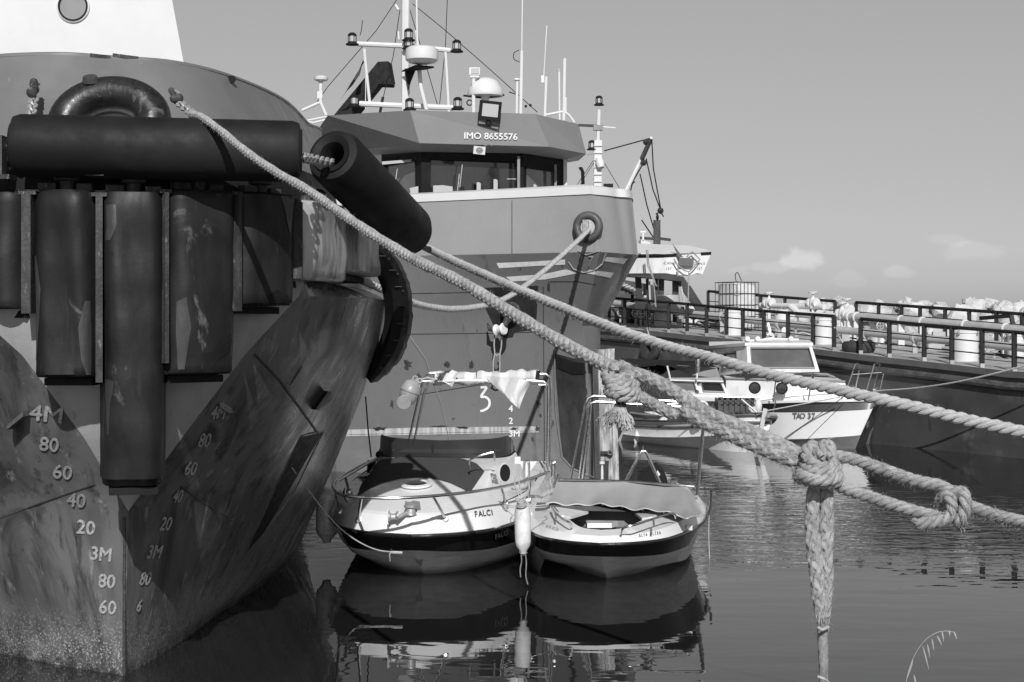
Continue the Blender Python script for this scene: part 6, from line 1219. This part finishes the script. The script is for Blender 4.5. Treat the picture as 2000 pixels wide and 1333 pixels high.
mb.prism([P(1404, 811, Dc+.04), P(1471, 811, Dc+.04), P(1471, 784, Dc+.04), P(1404, 784, Dc+.04)], Vector((0, .02, 0))); obj('front_panel', mb, M['crate'], cr_, flat=True)
mb = MB(); mb.prism([P(1404, 811, Dc), P(1403, 779, Dc), P(1396, 777, Dc+.5), P(1396, 808, Dc+.5)], Vector((.02, 0, 0))); mb.prism([P(1404, 779, Dc+.5), P(1471, 779, Dc+.5), P(1471, 808, Dc+.5), P(1404, 808, Dc+.5)], Vector((0, .02, 0))); obj('side_panel', mb, M['crate'], cr_, flat=True)
mb = MB(); mb.lathe([(.05, -.12), (.07, -.06), (.075, 0), (.06, .08), (.02, .12), (.02, .15)], P(1481, 793, 29.9), n=14); mb.lathe([(.04, 0), (.05, .1), (.001, .12)], P(1466, 806, 29.9), n=10); mb.lathe([(.04, 0), (.05, .1), (.001, .12)], P(1473, 806, 29.9), n=10); single('bottle_float', mb, M['white'], 'white bottle-shaped float standing on the bow next to the dark crate', 'float')
mb = MB(); mb.torus(P(1372, 795, 30.1), .10, .025, (.2, -1, 0), 20, 8); single('life_ring', mb, M['white_dirty'], 'small pale ring lying by the cabin of the low pale boat', 'ring')
# --- thin lines
def thinline(pts, r, m, label, cat='rope', n=40):
    mb = MB(); mb.tube(spl([P(*p) for p in pts], n), r, 6); return single('mooring_line', mb, M[m], label, cat, 'thin lines to the boats by the barge')
thinline([(1712, 764, 30.4), (1800, 757, 29.5), (1900, 740, 28.5), (2060, 700, 27.3)], .017, 'rope_pale', 'thin pale line running right from the bow of TAO 37 towards the barge')
thinline([(1480, 806, 29.6), (1560, 791, 30), (1640, 776, 30.2)], .012, 'rope_pale', 'thin pale line from the low boat up to the bow of TAO 37')
thinline([(1655, 770, 30.2), (1600, 810, 30.1), (1540, 851, 30.0), (1515, 868, 29.9)], .007, 'black', 'thin dark line slanting across the hull of TAO 37')
# ---------------------------------------------------------------- breakwater rocks
protos = []
def rock(c, s):
    mb = MB(); import random as rd
    n, m = 14, 9; pl = [(Vector((rd.gauss(0, 1), rd.gauss(0, 1), rd.gauss(0, 1))).normalized(), rd.uniform(.48, .8)) for _ in range(9)]
    rows = []
    for i in range(m*2+1):
        th = math.pi*(.01+.98*i/(m*2)); row = []
        for j in range(n*2):
            ph = 6.28318*j/(n*2); v = Vector((math.sin(th)*math.cos(ph), math.sin(th)*math.sin(ph), math.cos(th))); r_ = 1.0
            for nn, h in pl:
                q = v.dot(nn)
                if q > .01: r_ = min(r_, h/q)
            row.append(Vector(c)+Vector((v.x*r_*s[0], v.y*r_*s[1], v.z*r_*s[2])))
        rows.append(row)
    return mb.grid(rows, True, True)
for k in range(7):
    o = single('breakwater_rock', rock((0, 0, 0), (1, .9, .75)), M['rock'], 'big pale angular boulder in the long breakwater beyond the barge', 'rock', 'boulders of the breakwater', sharp=18); protos.append(o)
cnt = 0
for r_i, (dep, zc, sp) in enumerate(((52, .0, 1.2), (53, .75, 1.05), (53.9, 1.4, .9), (54.7, 1.95, .8), (55.4, 2.4, .68), (56.0, 2.74, .55), (56.5, 2.95, .40))):
    x = 8.0
    while x < 21.5:
        s = random.uniform(.85, 1.15)*(1.05, 1.0, .92, .82, .72, .60, .42)[r_i]
        src = protos[cnt % 7]; o = src if cnt < 7 else src.copy()
        if cnt >= 7: COL.objects.link(o)
        o.location = (x+random.uniform(-.2, .2), dep+random.uniform(-.3, .3)+(x-8)*.15, zc+random.uniform(-.12, .12)-(x-8)*.0); o.rotation_euler = (random.uniform(0, 6.28), random.uniform(0, 6.28), random.uniform(0, 6.28)); o.scale = (s, s*random.uniform(.8, 1), s*random.uniform(.75, 1))
        cnt += 1; x += sp*random.uniform(.75, 1.1)
# ---------------------------------------------------------------- heavy ropes
def laid(path, r, pitch, nst=3, step=None, mb=None, sr=.50, seg=8, ph0=0):
    mb = mb or MB(); pts = resample(path, step or pitch/14); fr = frames(pts); L = [0]
    for a, b in zip(pts, pts[1:]): L.append(L[-1]+(b-a).length)
    for k in range(nst):
        q = [p+(s*math.cos(L[i]/pitch*6.28318+k*6.28318/nst+ph0)+u*math.sin(L[i]/pitch*6.28318+k*6.28318/nst+ph0))*r*.54*(1+.05*math.sin(L[i]*31+k)) for i, (p, (t, s, u)) in enumerate(zip(pts, fr))]
        mb.tube(q, r*sr, seg, rs=[r*sr*(1+.06*math.sin(L[i]*23+k*2)) for i in range(len(q))])
    return mb
def plait(path, r, pitch, mb=None, step=None, n=36, rs=None, amp=.30, lump=.05, seed=0):
    """square-plaited rope: lobes of crossing strands raised on one closed skin"""
    mb = mb or MB(); pts = resample(path, step or r*.22); fr = frames(pts); rows = []; L = 0; rnd = random.Random(seed); N_ = len(pts)
    for i, (p, (t, s, u)) in enumerate(zip(pts, fr)):
        if i: L += (pts[i]-pts[i-1]).length
        row = []; k = L/pitch*6.28318; f = i/(N_-1); rr_ = r*(itp(rs, f) if rs else 1)*(1+lump*math.sin(L*17+seed)+lump*.5*math.sin(L*41+seed*3))
        for j in range(n):
            th = 6.28318*j/n
            a = (abs(math.cos(th*2+k*1.0)))**.7; b = (abs(math.cos(th*2-k*1.0)))**.7
            gate = math.sin(th*2+k)*math.sin(th*2-k)
            h = a if gate > 0 else b
            row.append(p+(s*math.cos(th)+u*math.sin(th))*rr_*(1-amp+amp*1.3*h+rnd.uniform(-.012, .012)))
        rows.append(row)
    return mb.grid(rows, True, True)
def fuzz(path, r, num, mb=None, ln=.03, seed=1, wd=.0011):
    mb = mb or MB(); rnd = random.Random(seed); pts = resample(path, r*.6); fr = frames(pts)
    for _ in range(num):
        i = rnd.randrange(len(pts)-1); p = pts[i].lerp(pts[i+1], rnd.random()); t, s, u = fr[i]; q = rnd.uniform(0, 6.28); o = s*math.cos(q)+u*math.sin(q)
        a = p+o*r*.93; d = (o*rnd.uniform(.25, 1)+t*rnd.uniform(-1, 1)+Vector((0, 0, -.3))).normalized(); l = ln*rnd.uniform(.25, 1)**1.6*(1.4 if rnd.random() < .06 else 1)
        b = a+d*l*.6; c = b+(d+Vector((rnd.uniform(-.6, .6), rnd.uniform(-.6, .6), rnd.uniform(-.8, .2)))).normalized()*l*.5; w_ = t.cross(d); w_ = (w_.normalized() if w_.length > .01 else s)*wd
        mb.add([a-w_, a+w_, b+w_*.8, b-w_*.8, c], [(0, 1, 2, 3), (3, 2, 4)])
    return mb
def pp(L): return [P(*q) for q in L]
ra = thing('mooring_rope', 'thick hairy mooring rope slanting down from the foreground tug, knotted over open water', 'rope', P(1200, 730, 5.8), 'heavy mooring ropes')
rb = thing('mooring_rope', 'thick pale laid rope, the upper one, running right from behind the slanting rubber cylinder', 'rope', P(1400, 710, 9), 'heavy mooring ropes')
rc = thing('mooring_rope', 'pale laid rope drooping from the round bow opening of the middle tug to the left', 'rope', P(985, 580, 20), 'heavy mooring ropes')
A1p = spl(pp([(372, 224, 10.5), (392, 228, 10.25), (430, 255, 9.95), (480, 296, 9.6), (540, 337, 9.25), (600, 371, 8.9), (700, 440, 8.2), (800, 502, 7.6), (900, 551, 7.0), (1000, 612, 6.55), (1100, 671, 6.15), (1180, 712, 5.9), (1225, 738, 5.75)]), 200)
A2p = spl(pp([(1215, 738, 5.75), (1240, 731, 5.72), (1270, 740, 5.66), (1300, 755, 5.6), (1335, 777, 5.53), (1365, 799, 5.46), (1400, 816, 5.39), (1441, 833, 5.33), (1505, 862, 5.24), (1560, 888, 5.17), (1590, 908, 5.14)]), 120)
A3p = spl(pp([(1222, 762, 5.75), (1240, 768, 5.73), (1265, 783, 5.68), (1295, 799, 5.62), (1325, 812, 5.56), (1345, 811, 5.53)]), 50)
A4p = spl(pp([(1337, 797, 5.49), (1343, 806, 5.47), (1377, 826, 5.41), (1441, 855, 5.31), (1505, 883, 5.21), (1560, 905, 5.14), (1585, 920, 5.12)]), 100)
mb = MB(); plait(A1p, .0245, .085, mb, rs=[(0, .95), (.3, .98), (1, 1.05)], seed=1); obj('span', mb, M['rope'], ra); mb = fuzz(A1p, .025, 3000, ln=.02, wd=.0008); obj('loose_fibres', mb, M['rope'], ra, flat=True)
mb = MB(); plait(A2p, .0245, .10, mb, seed=2); plait(A4p, .0235, .10, mb, seed=3, rs=[(0, .8), (.05, 1), (1, 1)]); plait(A3p, .0215, .09, mb, seed=4, rs=[(0, 1), (.8, 1), (1, 1.1)]); obj('doubled_span', mb, M['rope'], ra)
mb = fuzz(A2p, .026, 1500, ln=.026, seed=5, wd=.0008); fuzz(A4p, .025, 1500, mb, .03, 6, .0008); fuzz(A3p, .023, 400, mb, .022, 7, .0008); obj('loose_fibres', mb, M['rope'], ra, flat=True)
# first knot
def ell(cx, cy, rx, ry, d, dd, tilt=0, n=30, a0=0, a1=360, ph=0):
    out = []
    for i in range(n+1):
        a = R(lerp(a0, a1, i/n)); x = rx*math.cos(a); y = ry*math.sin(a); out.append(P(cx+x*math.cos(R(tilt))-y*math.sin(R(tilt)), cy+x*math.sin(R(tilt))+y*math.cos(R(tilt)), d-dd*math.sin(a)))
    return out
k1 = MB(); loops1 = [ell(1204, 760, 16, 9, 5.69, .06, -20), ell(1226, 762, 14, 12, 5.69, .05, 35), ell(1212, 744, 27, 7, 5.72, .07, 8), ell(1216, 757, 26, 8, 5.70, .075, 14), ell(1220, 771, 22, 6, 5.70, .06, 10), ell(1207, 731, 24, 9, 5.75, .06, -12), ell(1214, 724, 16, 10, 5.72, .05, 20, a0=150, a1=400), ell(1228, 748, 9, 26, 5.68, .05, 60, a0=180, a1=380)]
for i, l in enumerate(loops1): laid(l, .0205, .09, 3, mb=k1, seg=8, ph0=i)
obj('knot', k1, M['rope'], ra)
mb = MB(); 
for i, l in enumerate(loops1): fuzz(l, .025, 110, mb, .022, 30+i, .0008)
obj('loose_fibres', mb, M['rope'], ra, flat=True)
# frayed tail under the first knot
mb = MB(); rnd = random.Random(3)
for i in range(420):
    s = rnd.random(); x0 = 1209+rnd.uniform(-6, 8); xe = 1222+rnd.gauss(0, 7) if s > .3 else 1190+rnd.gauss(0, 9); ye = (836+rnd.uniform(-16, 6)) if s > .3 else (822+rnd.uniform(-18, 16)); d = 5.68+rnd.uniform(-.03, .03)
    p0, p1, p2, p3 = P(x0, 786, 5.7), P(lerp(x0, xe, .3)+rnd.uniform(-3, 3), 800, d), P(lerp(x0, xe, .8)+rnd.uniform(-3, 5), lerp(800, ye, .6), d), P(xe, ye, d+rnd.uniform(-.02, .02))
    mb.tube(spl([p0, p1, p2, p3], 6), .0016, 3, cap=False)
obj('frayed_end', mb, M['rope_pale'], ra); mb = MB(); mb.tube(pp([(1213, 776, 5.7), (1212, 794, 5.69)]), .020, 10); obj('whipping_or_knot_shadow', mb, M['black'], ra)  # black tube stands for the shadow beneath the knot
# second knot, hanging pair
kx = MB(); loops2 = [ell(1588, 896, 11, 26, 5.06, .03, -8, a0=175, a1=365), ell(1612, 894, 10, 27, 5.05, .03, 6, a0=175, a1=365), ell(1603, 912, 30, 9, 5.08, .075, -4), ell(1600, 928, 36, 10, 5.06, .085, 2), ell(1598, 934, 38, 9, 5.08, .08, 6), ell(1606, 903, 22, 9, 5.07, .06, 5)]
for i, l in enumerate(loops2): laid(l, .0205, .09, 3, mb=kx, seg=8, ph0=i)
obj('knot', kx, M['rope'], ra); mb = MB()
for i, l in enumerate(loops2): fuzz(l, .025, 120, mb, .024, 50+i, .0008)
hl = spl(pp([(1592, 938, 5.1), (1588, 975, 5.08), (1586, 1030, 5.08), (1590, 1070, 5.08), (1596, 1130, 5.08), (1600, 1180, 5.08), (1605, 1225, 5.08)]), 90); hr_ = spl(pp([(1613, 935, 5.1), (1614, 975, 5.09), (1613, 1030, 5.09), (1612, 1080, 5.09), (1614, 1140, 5.09), (1611, 1190, 5.09), (1608, 1240, 5.09)]), 90)
hg = MB(); plait(hl, .0245, .125, hg, n=36, seed=60, rs=[(0, .85), (.3, 1), (.75, .95), (1, .6)]); plait(hr_, .025, .125, hg, n=36, seed=61, rs=[(0, .85), (.3, 1), (.8, .9), (1, .6)]); obj('hanging_pair', hg, M['rope'], ra); fuzz(hl, .026, 500, mb, .022, 62, .0008); fuzz(hr_, .026, 500, mb, .022, 63, .0008); obj('loose_fibres', mb, M['rope'], ra, flat=True)
lo = spl(pp([(1607, 1205, 5.08), (1607, 1250, 5.08), (1609, 1333, 5.08), (1608, 1500, 5.08), (1606, 1700, 5.08)]), 60); mb = MB(); plait(lo, .0168, .09, mb, n=24, seed=64, amp=.12, rs=[(0, 1.1), (.1, 1), (1, .9)]); obj('wet_end', mb, M['rope_dirty'], ra); mb = MB(); mb.tube(spl(pp([(1598, 1226, 5.04), (1606, 1230, 5.03), (1618, 1225, 5.05)]), 8), .006, 6); mb.tube(spl(pp([(1598, 1322, 5.04), (1608, 1326, 5.03), (1617, 1332, 5.05)]), 8), .005, 6); obj('whipping_or_knot_shadow', mb, M['rope_pale'], ra)
# two parts leading right to the third knot
r1 = spl(pp([(1612, 905, 5.1), (1632, 892, 5.08), (1660, 896, 5.05), (1720, 915, 4.98), (1780, 937, 4.9), (1830, 948, 4.85), (1862, 962, 4.8), (1878, 962, 4.78), (1886, 975, 4.76), (1884, 1000, 4.76), (1876, 1018, 4.77), (1870, 1020, 4.8)]), 160)
r2 = spl(pp([(1620, 940, 5.12), (1650, 955, 5.08), (1720, 978, 4.98), (1790, 1000, 4.9), (1835, 1008, 4.85), (1862, 1000, 4.83), (1876, 985, 4.84), (1890, 988, 4.8), (1940, 1006, 4.72), (2000, 1021, 4.62), (2100, 1045, 4.5)]), 160)
r3 = spl(pp([(1793, 1017, 4.85), (1796, 1024, 4.84), (1815, 1022, 4.82), (1845, 1015, 4.8), (1862, 1000, 4.79), (1858, 975, 4.79), (1845, 968, 4.82), (1836, 982, 4.86)]), 80)
mb = MB(); laid(r1, .0205, .095, 3, mb=mb, seg=9); laid(r2, .0205, .095, 3, mb=mb, seg=9); laid(r3, .021, .095, 3, mb=mb, seg=9); obj('leading_parts', mb, M['rope'], ra)
mb = fuzz(r1, .022, 800, ln=.022, seed=70, wd=.0008); fuzz(r2, .022, 800, mb, .022, 71, .0008); fuzz(r3, .022, 400, mb, .02, 72, .0008); obj('loose_fibres', mb, M['rope'], ra, flat=True)
# upper laid rope
Bp = spl(pp([(790, 462, 13.9), (845, 490, 13.0), (900, 516, 12.2), (1000, 560, 11.0), (1100, 602, 10.3), (1200, 642, 9.7), (1300, 676, 9.3), (1400, 702, 8.9), (1500, 731, 8.6), (1600, 754, 8.35), (1700, 776, 8.15), (1800, 799, 8.0), (1900, 823, 7.9), (2000, 845, 7.8), (2120, 874, 7.7)]), 260)
mb = laid(Bp, .0335, .175, 3, step=.02, seg=10, sr=.50); obj('span', mb, M['rope_pale'], rb); mb = fuzz(Bp, .034, 1500, ln=.028, seed=80, wd=.0011); obj('loose_fibres', mb, M['rope_pale'], rb, flat=True)
Cp = spl([P(1152, 446, 23.9), P(1143, 456, 23.45), P(1120, 478, 22.8), P(1060, 531, 21.4), (P(1000, 576, 20.0)), P(950, 596, 18.9), P(890, 604, 17.6), P(840, 600, 16.6), P(800, 589, 15.6), P(700, 545, 14.4)], 160)
mb = laid(Cp, .038, .2, 3, step=.025, seg=9); obj('span', mb, M['rope_pale'], rc)
# grass
gr = thing('grass_stalk', 'dry oat grass stalk arching up at the lower right corner, in front of the water', 'grass stalk', P(1768, 1345, 2.2))
gp = spl(pp([(1762, 1400, 2.2), (1770, 1333, 2.2), (1778, 1300, 2.2), (1792, 1270, 2.2), (1810, 1248, 2.2), (1830, 1236, 2.2), (1848, 1233, 2.2), (1862, 1235, 2.2)]), 40); mb = MB(); mb.tube(gp, .00045, 5); obj('stem', mb, M['straw'], gr)
for i, (x0, y0, x1, y1) in enumerate(((1802, 1262, 1814, 1308), (1811, 1258, 1816, 1285), (1820, 1248, 1824, 1272), (1830, 1242, 1840, 1262), (1840, 1234, 1843, 1254), (1854, 1232, 1855, 1244), (1863, 1234, 1869, 1250), (1785, 1318, 1790, 1345), (1783, 1290, 1772, 1325))):
    a, b = P(x0, y0, 2.2), P(x1, y1, 2.2); mb = MB(); q = [a.lerp(b, t) for t in (0, .2, .45, .75, 1)]; mb.tube(q, .002, 6, rs=[.0003, .0012, .0015, .0009, .0002]); obj('spikelet', mb, M['straw'], gr)
